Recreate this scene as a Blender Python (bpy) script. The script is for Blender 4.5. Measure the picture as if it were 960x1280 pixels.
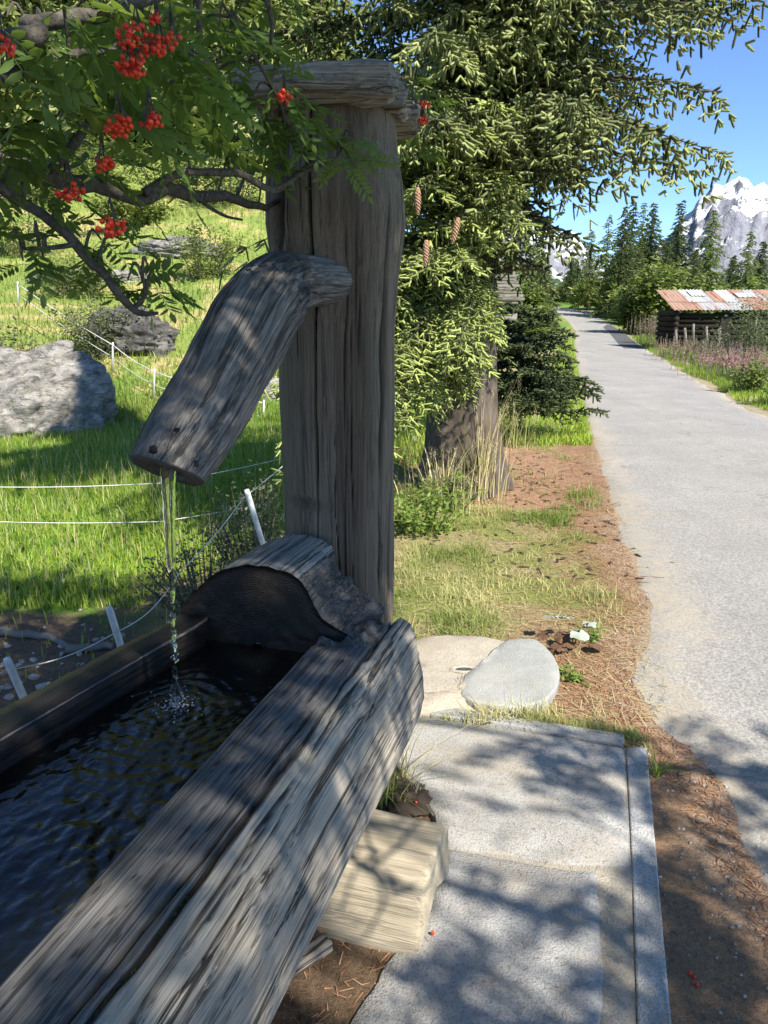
import bpy, math, random
import numpy as np
from mathutils import Vector, Matrix
for o in list(bpy.data.objects): bpy.data.objects.remove(o)
SC = bpy.context.scene; COL = SC.collection
RNG = np.random.default_rng(7); random.seed(7)
# ------------------------------------------------------------------ camera, sky, sun, exposure
CH = 1.6; PITCH = math.atan(248/960); CP, SP = math.cos(PITCH), math.sin(PITCH)
cam = bpy.data.cameras.new('camera'); camo = bpy.data.objects.new('camera', cam); COL.objects.link(camo)
camo.location = (0, 0, CH); camo.rotation_euler = (math.pi/2-PITCH, 0, 0)
cam.sensor_fit = 'VERTICAL'; cam.sensor_height = 36; cam.lens = 27.0
cam.clip_start = .02; cam.clip_end = 30000
SC.camera = camo
SUN_AZ, SUN_EL = math.radians(141), math.radians(45)
SUN = np.array([math.sin(SUN_AZ)*math.cos(SUN_EL), math.cos(SUN_AZ)*math.cos(SUN_EL), math.sin(SUN_EL)])
W = bpy.data.worlds.new('World'); SC.world = W; W.use_nodes = True
wn = W.node_tree.nodes; wl = W.node_tree.links
sky = wn.new('ShaderNodeTexSky'); sky.sky_type = 'NISHITA'; sky.sun_disc = False
sky.sun_elevation = SUN_EL; sky.sun_rotation = SUN_AZ; sky.altitude = 3000; sky.air_density = .9; sky.dust_density = .0; sky.ozone_density = 5.8
bg = wn['Background']; bg.inputs['Strength'].default_value = .135; wl.new(sky.outputs[0], bg.inputs['Color'])
sl = bpy.data.lights.new('sun', 'SUN'); sl.energy = 5.; sl.angle = math.radians(.53); sl.color = (1, .94, .83)
so = bpy.data.objects.new('sun', sl); COL.objects.link(so)
so.rotation_euler = Vector(tuple(SUN)).to_track_quat('Z', 'Y').to_euler()
SC.view_settings.view_transform = 'Standard'; SC.view_settings.look = 'None'
SC.view_settings.exposure = 1.0; SC.view_settings.gamma = 1

# ------------------------------------------------------------------ helpers
def P3(px, py, Y):
    d = np.array([(px-480)/960, CP+(640-py)/960*SP, -SP+(640-py)/960*CP]); d *= Y/d[1]
    return np.array([d[0], d[1], CH+d[2]])
def PZ(px, py, z=0.):
    d = np.array([(px-480)/960, CP+(640-py)/960*SP, -SP+(640-py)/960*CP]); d *= (z-CH)/d[2]
    return np.array([d[0], d[1], z])
def sstep(a, b, x):
    t = np.clip((np.asarray(x, float)-a)/(b-a), 0, 1); return t*t*(3-2*t)
def _h(i, j, k, s):
    n = (i.astype(np.int64)*374761393 + j.astype(np.int64)*668265263 + k.astype(np.int64)*2147483647 + s*1274126177) & 0xffffffff
    n = ((n ^ (n >> 13))*1274126177) & 0xffffffff
    return ((n ^ (n >> 16)) & 0xffff)/65535.0
def vnoise(x, y, z=0., seed=0):
    x, y, z = np.broadcast_arrays(np.asarray(x, float), np.asarray(y, float), np.asarray(z, float))
    i, j, k = np.floor(x), np.floor(y), np.floor(z)
    fx, fy, fz = x-i, y-j, z-k
    fx, fy, fz = [f*f*(3-2*f) for f in (fx, fy, fz)]
    r = 0
    for a in (0, 1):
        for b in (0, 1):
            for c in (0, 1):
                r = r + _h(i+a, j+b, k+c, seed)*(fx if a else 1-fx)*(fy if b else 1-fy)*(fz if c else 1-fz)
    return r*2-1
def fbm(x, y, z=0., o=4, seed=0, gain=.5):
    r = 0; a = 1; f = 1
    for q in range(o):
        r = r+a*vnoise(np.asarray(x)*f, np.asarray(y)*f, np.asarray(z)*f, seed+q); a *= gain; f *= 2.03
    return r
def cat(parts):
    Vs, Fs, n = [], [], 0
    for v, f in parts:
        v = np.asarray(v, float); Vs.append(v); Fs += [np.asarray(q)+n for q in (f if isinstance(f, list) else [f])]; n += len(v)
    return np.vstack(Vs), Fs
def mesh(name, V, F, mat, smooth=True, attrs=None, midx=None):
    F = [np.asarray(f) for f in (F if isinstance(F, list) else [F])]
    me = bpy.data.meshes.new(name); V = np.asarray(V, np.float32)
    loops = np.concatenate([f.ravel() for f in F]); tot = np.concatenate([np.full(len(f), f.shape[1]) for f in F])
    me.vertices.add(len(V)); me.vertices.foreach_set('co', V.ravel())
    me.loops.add(len(loops)); me.loops.foreach_set('vertex_index', loops.astype(np.int32))
    me.polygons.add(len(tot)); st = np.concatenate([[0], np.cumsum(tot)[:-1]])
    me.polygons.foreach_set('loop_start', st.astype(np.int32)); me.polygons.foreach_set('loop_total', tot.astype(np.int32))
    for m in (mat if isinstance(mat, list) else [mat]): me.materials.append(m)
    if midx is not None: me.polygons.foreach_set('material_index', np.asarray(midx, np.int32))
    if attrs:
        for k, a in attrs.items():
            a = np.asarray(a, np.float32)
            if a.ndim == 1: me.attributes.new(k, 'FLOAT', 'POINT').data.foreach_set('value', a)
            else: me.attributes.new(k, 'FLOAT_VECTOR', 'POINT').data.foreach_set('vector', a.ravel())
    me.update(calc_edges=True); me.validate()
    if smooth: me.polygons.foreach_set('use_smooth', np.ones(len(me.polygons), bool))
    return me
def ob(name, me, parent=None, loc=(0, 0, 0), rot=(0, 0, 0)):
    o = bpy.data.objects.new(name, me); COL.objects.link(o); o.location = loc; o.rotation_euler = rot
    if parent: o.parent = parent
    return o
def tag(o, label=None, cat=None, group=None, kind=None):
    if label: o['label'] = label
    if cat: o['category'] = cat
    if group: o['group'] = group
    if kind: o['kind'] = kind
    return o
def empty(name, loc, label, cat, group=None, rz=0):
    return tag(ob(name, None, None, tuple(loc), (0, 0, rz)), label, cat, group)
def spline(P, n):
    P = np.asarray(P, float); t = np.linspace(0, len(P)-1, n); i = np.clip(np.floor(t).astype(int), 0, len(P)-2); f = (t-i)[:, None]
    g = lambda k: P[np.clip(k, 0, len(P)-1)]
    a, b, c, d = g(i-1), g(i), g(i+1), g(i+2)
    return .5*((2*b)+(c-a)*f+(2*a-5*b+4*c-d)*f*f+(3*b-3*c+d-a)*f**3)
def frames(P):
    T = np.gradient(P, axis=0); T /= np.linalg.norm(T, axis=1)[:, None]+1e-12
    u = np.cross(T[0], [0, 0, 1.]); 
    if np.linalg.norm(u) < .1: u = np.cross(T[0], [1., 0, 0])
    U = np.zeros_like(P); 
    for k in range(len(P)):
        u = u-T[k]*np.dot(u, T[k]); u /= np.linalg.norm(u); U[k] = u
    return T, U, np.cross(T, U)
def tube(P, r, n=8, caps=True):
    P = np.asarray(P, float); r = np.broadcast_to(np.asarray(r, float), (len(P),)) if np.ndim(r) < 2 else np.asarray(r)
    T, U, B = frames(P); a = np.linspace(0, 2*np.pi, n, endpoint=False)
    rr = r[:, None] if r.ndim == 1 else r
    V = P[:, None]+(np.cos(a)[None, :, None]*U[:, None]+np.sin(a)[None, :, None]*B[:, None])*(rr*np.ones((1, n)))[..., None]
    V = V.reshape(-1, 3); i = np.arange(len(P)-1)[:, None]*n; j = np.arange(n)[None]; k = (j+1) % n
    F = [np.stack([i+j, i+k, i+n+k, i+n+j], -1).reshape(-1, 4)]
    if caps:
        m = len(V); V = np.vstack([V, P[0], P[-1]]); jj = np.arange(n); kk = (jj+1) % n; e = (len(P)-1)*n
        F.append(np.vstack([np.stack([kk, jj, np.full(n, m)], -1), np.stack([e+jj, e+kk, np.full(n, m+1)], -1)]))
    return V, F
def grid(nx, ny):
    i, j = np.meshgrid(np.arange(ny-1), np.arange(nx-1), indexing='ij'); b = (i*nx+j).ravel()
    return np.stack([b, b+1, b+nx+1, b+nx], -1)
def ico(sub=1):
    t = (1+5**.5)/2
    v = [(-1,t,0),(1,t,0),(-1,-t,0),(1,-t,0),(0,-1,t),(0,1,t),(0,-1,-t),(0,1,-t),(t,0,-1),(t,0,1),(-t,0,-1),(-t,0,1)]
    f = [(0,11,5),(0,5,1),(0,1,7),(0,7,10),(0,10,11),(1,5,9),(5,11,4),(11,10,2),(10,7,6),(7,1,8),(3,9,4),(3,4,2),(3,2,6),(3,6,8),(3,8,9),(4,9,5),(2,4,11),(6,2,10),(8,6,7),(9,8,1)]
    v = [np.array(p)/np.linalg.norm(p) for p in v]
    for _ in range(sub):
        c = {}; g = []
        def md(a, b):
            k = (min(a, b), max(a, b))
            if k not in c: p = v[a]+v[b]; v.append(p/np.linalg.norm(p)); c[k] = len(v)-1
            return c[k]
        for a, b, d in f:
            x, y, z = md(a, b), md(b, d), md(d, a); g += [(a, x, z), (b, y, x), (d, z, y), (x, y, z)]
        f = g
    return np.array(v), np.array(f)
def pip(pts, poly):
    x, y = pts[:, 0], pts[:, 1]; poly = np.asarray(poly)[:, :2]; ins = np.zeros(len(pts), bool); j = len(poly)-1
    for i in range(len(poly)):
        xi, yi = poly[i]; xj, yj = poly[j]
        c = ((yi > y) != (yj > y)) & (x < (xj-xi)*(y-yi)/(yj-yi+1e-12)+xi); ins ^= c; j = i
    return ins
def unit(v): v = np.asarray(v, float); return v/(np.linalg.norm(v, axis=-1, keepdims=True)+1e-12)

# ------------------------------------------------------------------ materials
class M:
    def __init__(s, name, rough=.8, spec=.3):
        s.m = bpy.data.materials.new(name); s.m.use_nodes = True; s.t = s.m.node_tree; s.b = s.t.nodes['Principled BSDF']
        s.b.inputs['Roughness'].default_value = rough; s.b.inputs['Specular IOR Level'].default_value = spec
    def n(s, typ, ins=None, **kw):
        q = s.t.nodes.new('ShaderNode'+typ)
        for k, v in kw.items(): setattr(q, k, v)
        for k, v in (ins or {}).items(): s.put(q.inputs[k], v)
        return q
    def put(s, sock, v):
        if hasattr(v, 'outputs'): v = v.outputs[0]
        if isinstance(v, bpy.types.NodeSocket): s.t.links.new(v, sock)
        else: sock.default_value = v
    def attr(s, name, out='Fac'): return s.n('Attribute', attribute_name=name).outputs[out]
    def obj(s): return s.n('TexCoord').outputs['Object']
    def pos(s): return s.n('NewGeometry').outputs['Position']
    def scale(s, v, sc): return s.n('Mapping', {'Vector': v, 'Scale': sc})
    def noise(s, v, sc=5, det=4, ro=.6, dist=0): return s.n('TexNoise', {'Vector': v, 'Scale': sc, 'Detail': det, 'Roughness': ro, 'Distortion': dist}).outputs['Fac']
    def ramp(s, f, stops):
        q = s.n('ValToRGB', {'Fac': f}); e = q.color_ramp.elements
        while len(e) < len(stops): e.new(.5)
        for k, (p, c) in enumerate(stops): e[k].position = p; e[k].color = tuple(c)+(1,) if len(c) == 3 else c
        return q.outputs['Color']
    def mix(s, f, a, b, mode='MIX'):
        q = s.n('Mix', data_type='RGBA', blend_type=mode); s.put(q.inputs[0], f)
        for k, v in ((6, a), (7, b)): s.put(q.inputs[k], tuple(v)+(1,) if isinstance(v, tuple) and len(v) == 3 else v)
        return q.outputs[2]
    def math(s, op, a, b=0.): return s.n('Math', {0: a, 1: b}, operation=op).outputs[0]
    def col(s, c): s.put(s.b.inputs['Base Color'], tuple(c)+(1,) if isinstance(c, tuple) and len(c) == 3 else c); return s
    def set(s, **kw):
        for k, v in kw.items(): s.put(s.b.inputs[k.replace('_', ' ')], v)
        return s
    def bump(s, h, strength=.5, dist=.01): s.put(s.b.inputs['Normal'], s.n('Bump', {'Height': h, 'Strength': strength, 'Distance': dist})); return s

def wood(name, dark, mid, light, rough=.85, spec=.2, grain=1., lichen=.0, lines=.8):
    m = M(name, rough, spec); wc = m.attr('wc', 'Vector')
    g1 = m.noise(m.scale(wc, (210*grain, 210*grain, 1.0)), 1, 4, .7, .1)
    g2 = m.noise(m.scale(wc, (9, 9, .5)), 1, 5, .55)
    g3 = m.noise(m.scale(wc, (520*grain, 520*grain, 4)), 1, 3, .7)
    g4 = m.noise(m.scale(wc, (38*grain, 38*grain, .9)), 1, 4, .6, .2)
    c = m.ramp(g1, [(.22, dark), (.48, mid), (.80, light)])
    c = m.mix(m.math('MULTIPLY', m.ramp(g2, [(.40, (0, 0, 0)), (.68, (1, 1, 1))]), .5), c, m.mix(.6, c, dark))
    c = m.mix(m.math('MULTIPLY', m.ramp(g3, [(.5, (0, 0, 0)), (.66, (1, 1, 1))]), .6), c, dark)
    ln = m.ramp(m.math('ABSOLUTE', m.math('SUBTRACT', g4, .5)), [(.0, (1, 1, 1)), (.018, (.9, .9, .9)), (.034, (0, 0, 0))])
    ln = m.math('MULTIPLY', ln, m.ramp(m.noise(m.scale(wc, (20, 20, .7)), 1, 3), [(.44, (0, 0, 0)), (.52, (1, 1, 1))]))
    g5 = m.noise(m.scale(wc, (105*grain, 105*grain, .8)), 1, 3, .6, .1); l2 = m.ramp(m.math('ABSOLUTE', m.math('SUBTRACT', g5, .5)), [(.0, (1, 1, 1)), (.02, (0, 0, 0))])
    l2 = m.math('MULTIPLY', l2, m.ramp(m.noise(m.scale(wc, (30, 30, 1.1)), 1, 3), [(.42, (0, 0, 0)), (.56, (.75, .75, .75))]))
    ln = m.math('MULTIPLY', m.math('MAXIMUM', ln, l2), lines)
    if lichen:
        l = m.noise(wc, 26, 5, .7); c = m.mix(m.math('MULTIPLY', m.ramp(l, [(.58, (0, 0, 0)), (.68, (1, 1, 1))]), lichen), c, (.40, .40, .36))
    c = m.mix(ln, c, (.025, .02, .016))
    cr = m.ramp(m.attr('crack'), [(0, (0, 0, 0)), (1, (1, 1, 1))]); c = m.mix(m.math('MULTIPLY', cr, .88), c, (.018, .015, .012))
    m.col(c); m.bump(m.math('SUBTRACT', m.math('ADD', g1, m.math('MULTIPLY', g3, .6)), m.math('MULTIPLY', ln, 1.8)), .7, .003)
    return m.m
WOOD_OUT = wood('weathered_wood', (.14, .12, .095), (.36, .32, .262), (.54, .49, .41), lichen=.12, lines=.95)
WOOD_TOP = wood('dark_grey_wood', (.035, .033, .031), (.12, .115, .11), (.24, .232, .22), rough=.75, spec=.35)  # darker grey wood for the rim top and the shed rafters
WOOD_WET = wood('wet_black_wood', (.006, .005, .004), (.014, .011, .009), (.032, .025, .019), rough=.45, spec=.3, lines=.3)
WOOD_POST = wood('post_wood', (.09, .07, .05), (.20, .162, .118), (.29, .245, .19), rough=.85, lines=.5)
WOOD_SPOUT = wood('spout_wood', (.05, .046, .042), (.20, .185, .17), (.40, .385, .36), rough=.85)
WOOD_NEW = wood('pale_cut_wood', (.24, .20, .14), (.40, .345, .25), (.50, .44, .33), grain=.9, lines=.3)
WOOD_CAP = wood('cap_board_wood', (.075, .07, .062), (.26, .238, .20), (.45, .40, .325), grain=.6, lichen=.5)

def leafmat(name, a, b, back=None, trans=.35, rough=.5, spec=.35):
    m = M(name, rough, spec); r = m.attr('tint')
    c = m.ramp(r, [(0, a), (1, b)])
    if back:
        c = m.mix(m.n('NewGeometry').outputs['Backfacing'], c, back)
    m.col(c)
    tr = m.n('BsdfTranslucent', {'Color': m.mix(.5, c, (.30, .42, .04))}); mx = m.n('MixShader', {0: trans, 1: m.b.outputs[0], 2: tr.outputs[0]})
    m.t.links.new(mx.outputs[0], m.t.nodes['Material Output'].inputs['Surface'])
    return m.m
ROWAN = leafmat('rowan_leaf', (.05, .10, .028), (.17, .25, .06), trans=.48)
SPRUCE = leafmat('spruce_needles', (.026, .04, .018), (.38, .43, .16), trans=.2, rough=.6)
SPRUCE_LIT = leafmat('sunlit_spruce_needles', (.05, .07, .025), (.47, .54, .16), trans=.22, rough=.6)  # brighter copy for the low boughs, sunlight put into the colour
FAR_SPRUCE = leafmat('far_spruce_needles', (.035, .06, .026), (.15, .18, .065), trans=.25)
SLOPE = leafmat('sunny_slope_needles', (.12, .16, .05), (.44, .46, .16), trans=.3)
LARCH = leafmat('larch_needles', (.11, .16, .045), (.28, .33, .10), trans=.3)
BROAD = leafmat('bush_leaf', (.08, .12, .03), (.26, .29, .085), trans=.3)
DRYBUSH = leafmat('dusty_bush_leaf', (.07, .09, .04), (.17, .18, .09), trans=.25)
HERB = leafmat('herb_leaf', (.10, .17, .03), (.26, .34, .08), trans=.35)
SILVER = leafmat('silver_leaf', (.30, .35, .28), (.48, .52, .44), trans=.2)
GRASS = leafmat('meadow_blade', (.13, .22, .02), (.42, .54, .08), trans=.4)
VGRASS = leafmat('verge_blade', (.16, .24, .04), (.66, .58, .28), trans=.35)
DRY = leafmat('dry_blade', (.46, .37, .18), (.72, .63, .36), trans=.3)
PINK = leafmat('fireweed_flower', (.50, .20, .27), (.68, .42, .42), trans=.3)
RUSHDRY = leafmat('fireweed_seedhead', (.30, .20, .15), (.50, .37, .30), trans=.3)
def barkmat(name, a, b, sc=(14, 14, 4)):
    m = M(name, .9, .15); o = m.pos(); n = m.noise(m.scale(o, sc), 1, 6, .7, .5); m.col(m.ramp(n, [(.3, a), (.7, b)])); m.bump(n, .8, .02); return m.m
BARK = barkmat('spruce_bark', (.045, .034, .027), (.16, .132, .11))
RBARK = barkmat('rowan_bark', (.06, .052, .042), (.20, .18, .15), (60, 60, 60))
def berrymat():
    m = M('rowan_berry', .3, .5); m.col(m.ramp(m.noise(m.pos(), 60, 2), [(.3, (.55, .02, .008)), (.7, (.75, .07, .015))])); return m.m
BERRY = berrymat()
CONE = (lambda m: m.col(m.ramp(m.noise(m.pos(), 120, 3), [(.3, (.20, .11, .06)), (.7, (.42, .26, .16))])).m)(M('cone_scales', .7))
def rockmat(name, a, b, c, sc=3., lich=(.32, .30, .12)):
    m = M(name, .9, .2); o = m.obj(); st = m.scale(o, (1, .35, 1.6))
    n = m.noise(st, sc, 8, .72, .15); n2 = m.noise(o, sc*6, 5, .7)
    k = m.ramp(n, [(.34, a), (.5, b), (.64, c)]); k = m.mix(m.math('MULTIPLY', m.ramp(n2, [(.6, (0, 0, 0)), (.72, (1, 1, 1))]), .6), k, a)
    fr = m.ramp(m.math('ABSOLUTE', m.math('SUBTRACT', m.noise(m.scale(o, (.8, .4, 2.4)), sc*.6, 5, .6), .5)), [(0, (1, 1, 1)), (.03, (0, 0, 0))]); k = m.mix(m.math('MULTIPLY', fr, .75), k, m.mix(.3, (.02, .02, .018), a))
    k = m.mix(m.math('MULTIPLY', m.ramp(m.noise(o, sc*1.3, 4), [(.62, (0, 0, 0)), (.7, (1, 1, 1))]), .5), k, lich)
    m.col(k); m.bump(m.math('ADD', n, m.math('MULTIPLY', n2, .5)), .9, .06); return m.m
ROCK = rockmat('pale_boulder', (.10, .094, .085), (.26, .245, .22), (.40, .38, .345), 4.5)
DROCK = rockmat('dark_boulder', (.04, .038, .035), (.10, .095, .09), (.20, .19, .175))
def conc(name, a, b, sp=(.16, .16, .16), sc=1., stain=(.30, .25, .18)):
    m = M(name, .9, .2); o = m.pos(); n = m.noise(o, 5*sc, 6, .65); f = m.noise(o, 130*sc, 3, .7); v = m.n('TexVoronoi', {'Vector': o, 'Scale': 190*sc}).outputs['Distance']
    c = m.ramp(n, [(.3, a), (.7, b)]); c = m.mix(m.math('MULTIPLY', m.ramp(f, [(.50, (0, 0, 0)), (.62, (1, 1, 1))]), .55), c, sp)
    c = m.mix(m.math('MULTIPLY', m.ramp(m.noise(o, 2.3, 6, .75), [(.46, (0, 0, 0)), (.66, (1, 1, 1))]), .6), c, stain)
    m.col(c); m.bump(m.math('ADD', f, v), .5, .004); return m.m
CONC = conc('granite_concrete', (.29, .28, .262), (.43, .418, .39), (.13, .127, .12))
CONC2 = conc('blue_grey_concrete', (.27, .268, .262), (.385, .38, .37), (.12, .12, .118))
MORTAR = conc('sandy_mortar', (.30, .27, .22), (.42, .385, .32), (.17, .155, .13))
KERB = conc('kerb_granite', (.40, .40, .40), (.52, .52, .50))
STONE_A = conc('beige_stone', (.34, .30, .24), (.50, .45, .365), (.24, .21, .17), .7)
STONE_B = conc('grey_green_stone', (.29, .295, .275), (.40, .40, .375), (.20, .20, .19), stain=(.34, .32, .27))
PEB = conc('pebble_stone', (.34, .32, .29), (.5, .48, .45))
_w = M('white_plastic', .6, .3); WHITE = _w.col(_w.ramp(_w.noise(_w.pos(), 30, 4), [(.35, (.62, .61, .57)), (.6, (.78, .78, .75))])).m
STRING = M('white_fence_cord', .9, .05).col((.62, .62, .58)).m
MOSS = leafmat('moss', (.03, .05, .01), (.09, .12, .02), trans=.1)
def groundmat():
    m = M('ground_earth', .95, .1); o = m.pos(); c = m.attr('gcol', 'Vector')
    n = m.noise(o, 55, 6, .75); n2 = m.noise(o, 7, 5, .7); v = m.noise(o, 240, 3, .7)
    k = m.mix(1, c, m.ramp(n, [(.28, (.45, .43, .40)), (.5, (1, 1, 1)), (.74, (1.45, 1.4, 1.3))]), 'MULTIPLY')
    k = m.mix(1, k, m.ramp(n2, [(.3, (.75, .78, .8)), (.7, (1.2, 1.15, 1.1))]), 'MULTIPLY')
    k = m.mix(.7, k, m.ramp(v, [(.3, (.4, .4, .4)), (.5, (1, 1, 1)), (.72, (1.7, 1.6, 1.5))]), 'MULTIPLY')
    m.col(k); m.bump(m.math('ADD', n, m.math('MULTIPLY', v, .6)), .8, .02); return m.m
def roadmat(name, a, b, dk, dust):
    m = M(name, .9, .25); o = m.pos(); n = m.noise(o, 1.1, 6, .6); f = m.noise(o, 150, 4, .75); f2 = m.noise(o, 60, 3, .8)
    c = m.ramp(n, [(.3, a), (.7, b)]); c = m.mix(m.math('MULTIPLY', m.ramp(f, [(.45, (1, 1, 1)), (.6, (0, 0, 0))]), .55), c, dk)
    vz = m.n('TexVoronoi', {'Vector': o, 'Scale': 95.}).outputs['Color']; c = m.mix(.55, c, m.mix(1, c, m.ramp(vz, [(.15, (.55, .55, .55)), (.5, (1, 1, 1)), (.85, (1.5, 1.48, 1.42))]), 'MULTIPLY')); c = m.mix(m.math('MULTIPLY', m.ramp(f2, [(.58, (0, 0, 0)), (.7, (1, 1, 1))]), .5), c, (.46, .45, .43))
    if dust: c = m.mix(m.math('MULTIPLY', m.math('MULTIPLY', m.attr('dust'), m.ramp(m.noise(o, 9, 6, .75), [(.35, (0, 0, 0)), (.6, (1, 1, 1))])), .85), c, (.44, .37, .27))
    ck = m.ramp(m.math('ABSOLUTE', m.math('SUBTRACT', m.noise(o, .8, 6, .62), .5)), [(0, (1, 1, 1)), (.005, (0, 0, 0))]); c = m.mix(m.math('MULTIPLY', m.math('MULTIPLY', ck, m.ramp(m.noise(o, .35, 2), [(.5, (0, 0, 0)), (.6, (1, 1, 1))])), .6), c, (.07, .068, .065))
    c = m.mix(m.math('MULTIPLY', m.ramp(m.noise(m.scale(o, (1.6, .16, 1)), 1, 4, .6), [(.4, (0, 0, 0)), (.65, (1, 1, 1))]), .22), c, dk)
    m.col(c); m.bump(f, .6, .006); return m.m

# ------------------------------------------------------------------ ground, road
RY = np.array([-50, 0, 22, 36, 52, 68, 82, 120, 400, 3000.]); RZv = np.array([0, 0, 0, .2, .55, 1.05, 2.1, 3.6, 12, 40.])
def road_z(Y):
    return (np.interp(np.asarray(Y)-.8, RY, RZv)+np.interp(Y, RY, RZv)+np.interp(np.asarray(Y)+.8, RY, RZv))/3
def rp(px, py):
    z = 0.
    for _ in range(30):
        p = PZ(px, py, z) if py > 393 or z > 1.62 else P3(px, py, 78)
        z = float(road_z(min(p[1], 80)))
    return p
LE = [(1040, 1330), (985, 1190), (945, 1110), (915, 1060), (900, 1010), (885, 970), (850, 932), (800, 905), (790, 870), (786, 830), (800, 770), (806, 748), (790, 720), (772, 670), (755, 610), (745, 570), (735, 535), (729, 500), (722, 465), (717, 432)]
RE = [(905, 495), (850, 462), (822, 445), (797, 430)]
Lp = [rp(*p) for p in LE]+[np.array([12.1, 50, 0]), np.array([15.7, 68, 0]), np.array([16.5, 76, 0]), np.array([16.6, 83, 0]), np.array([15, 98, 0]), np.array([-2, 118, 0])]
Rp = [np.array([5.2, -1, 0]), np.array([5.3, 3., 0]), np.array([5.45, 7, 0]), rp(960, 524)]+[rp(*p) for p in RE]+[np.array([15.1, 50, 0]), np.array([18.9, 68, 0]), np.array([19.5, 76, 0]), np.array([19.3, 85, 0]), np.array([17, 102, 0]), np.array([-1, 122, 0])]
Lp = [np.array([1.35, -2, 0]), np.array([1.2, .6, 0])]+Lp
ly = np.array([p[1] for p in Lp]); lx = np.array([p[0] for p in Lp]); ry = np.array([p[1] for p in Rp]); rx = np.array([p[0] for p in Rp])
_o = np.argsort(ly); ly, lx = ly[_o], lx[_o]; _o = np.argsort(ry); ry, rx = ry[_o], rx[_o]
roadL = lambda Y: np.interp(Y, ly, lx); roadR = lambda Y: np.interp(Y, ry, rx)
def gz(X, Y):
    X = np.asarray(X, float); Y = np.asarray(Y, float)
    z = road_z(Y)*sstep(-6, 2, X+np.maximum(0, 12-Y))
    vl = -.35-.055*(Y-3)*(Y > 3)*(Y < 30)     # verge / meadow break on the left
    z = z-.42*sstep(-.45, -1.5, X-.0*Y)*sstep(60, 20, Y)
    d = np.maximum(0, Y-13.5-.25*np.maximum(0, X+6)); z = z+(.33*d*d/(d+4))*sstep(.10, -.16, X/np.maximum(Y, 1))
    R = roadR(Y); z = z-.55*sstep(.5, 3.5, X-R)*sstep(90, 40, Y)
    z = z+.02*fbm(X*.9, Y*.9, 0, 3, 3)*sstep(.5, 4, np.abs(X-(roadL(Y)+R)/2)-(R-roadL(Y))/2+1.0)
    z = z+.35*fbm(X*.15, Y*.15, 0, 3, 5)*sstep(12, 25, Y)*sstep(2, -3, X)
    far = np.hypot(X, Y); z = z+sstep(400, 3000, far)*60
    return z
def axis_lines(segs):
    out = []
    for a, b, s in segs: out.append(np.arange(a, b, s))
    return np.concatenate(out)
gx = np.concatenate([-np.geomspace(9000, 8, 34), axis_lines([(-7.5, -2, .16), (-2, 3.2, .06), (3.2, 8, .12)]), np.geomspace(8, 9000, 40)])
gy = np.concatenate([-np.geomspace(9000, 2, 18), axis_lines([(-1.6, 1, .2), (1, 6, .05), (6, 14, .11), (14, 40, .45)]), np.geomspace(40, 12000, 44)])
GX, GY = np.meshgrid(gx, gy); gX, gY = GX.ravel(), GY.ravel(); gZ = gz(gX, gY)
def zones(X, Y):
    L = roadL(Y); R = roadR(Y); n = fbm(X*1.7, Y*1.7, 0, 4, 11); n2 = fbm(X*5, Y*5, 0, 3, 12)
    c = np.zeros((len(X), 3)); c[:] = (.33, .28, .15)                               # verge: dry grass
    def lay(mask, col):
        nonlocal c
        c = c*(1-mask[:, None])+np.array(col)[None]*mask[:, None]
    lay(sstep(-.1, .5, n)*.8, (.20, .24, .06))
    near = sstep(.62, .12, (L-X)+.4*n+.12*n2)*sstep(11, 9, Y); lay(near*.85, (.33, .205, .135)); lay(sstep(.16, .0, (L-X)+.10*n2)*sstep(11, 9, Y)*.7, (.42, .34, .24))
    lay(sstep(.35, -.2, ((X-1.0)/1.1)**2+((Y-8.3)/2.0)**2-1+.5*n), (.37, .235, .155))
    lay(sstep(.2, -.1, Y-2.75+.15*n)*sstep(.9, 1.1, X+.1*n), (.46, .32, .22))          # gravel and needles beside the slab
    lay(sstep(10, 12.5, Y+.5*n)*(X < L), (.14, .24, .05))
    lay((X > R-.05)*sstep(.9, .3, (X-R)+.6*n2)*1., (.36, .31, .22))
    lay(sstep(.4, 1., (X-R)+.4*n), (.12, .22, .04))
    lay(sstep(-.35, -1.0, X+.15*n), (.11, .24, .03))
    soil = sstep(.3, -.3, ((X+2.2)/1.5)**2+((Y-4.0)/1.15)**2-1+.6*n); lay(soil, (.19, .14, .10))
    lay(sstep(.3, -.3, ((X+1.1)/.8)**2+((Y-5.2)/1.0)**2-1+.9*n), (.24, .2, .1))
    lay(sstep(.55, .30, X+.1*n)*sstep(2.75, 2.45, Y), (.15, .105, .07))               # damp soil under the trough
    hill = sstep(15, 19, Y+1.5*n)*sstep(0, -3, X); lay(hill, (.24, .30, .08)); lay(hill*sstep(.1, .6, n), (.44, .36, .17)); lay(hill*sstep(.0, -.6, n)*.7, (.16, .24, .05))
    lay(sstep(120, 400, np.hypot(X, Y)), (.08, .12, .05))
    return np.clip(c, 0, 1)
ground = tag(ob('ground', mesh('ground', np.stack([gX, gY, gZ], 1), grid(len(gx), len(gy)), groundmat(), attrs={'gcol': zones(gX, gY)})), kind='structure')
yy = np.concatenate([np.arange(-2, 14, .06), np.arange(14, 45, .3), np.arange(45, 116, 1.)])
nl = .035*fbm(yy*3.5, 0*yy, 0, 4, 21)*(yy < 30); L_ = roadL(yy)+nl; R_ = roadR(yy)+.08*fbm(yy*2, 0*yy+9, 0, 3, 22); tt = np.linspace(0, 1, 40)
RX = L_[:, None]+(R_-L_)[:, None]*tt[None]; RYY = np.repeat(yy[:, None], 40, 1)
RZ = np.maximum(road_z(RYY)+.012+.012*np.sin(np.pi*tt)[None], gz(RX, RYY)+.006); RZ[:, 0] -= .02; RZ[:, -1] -= .02
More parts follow.
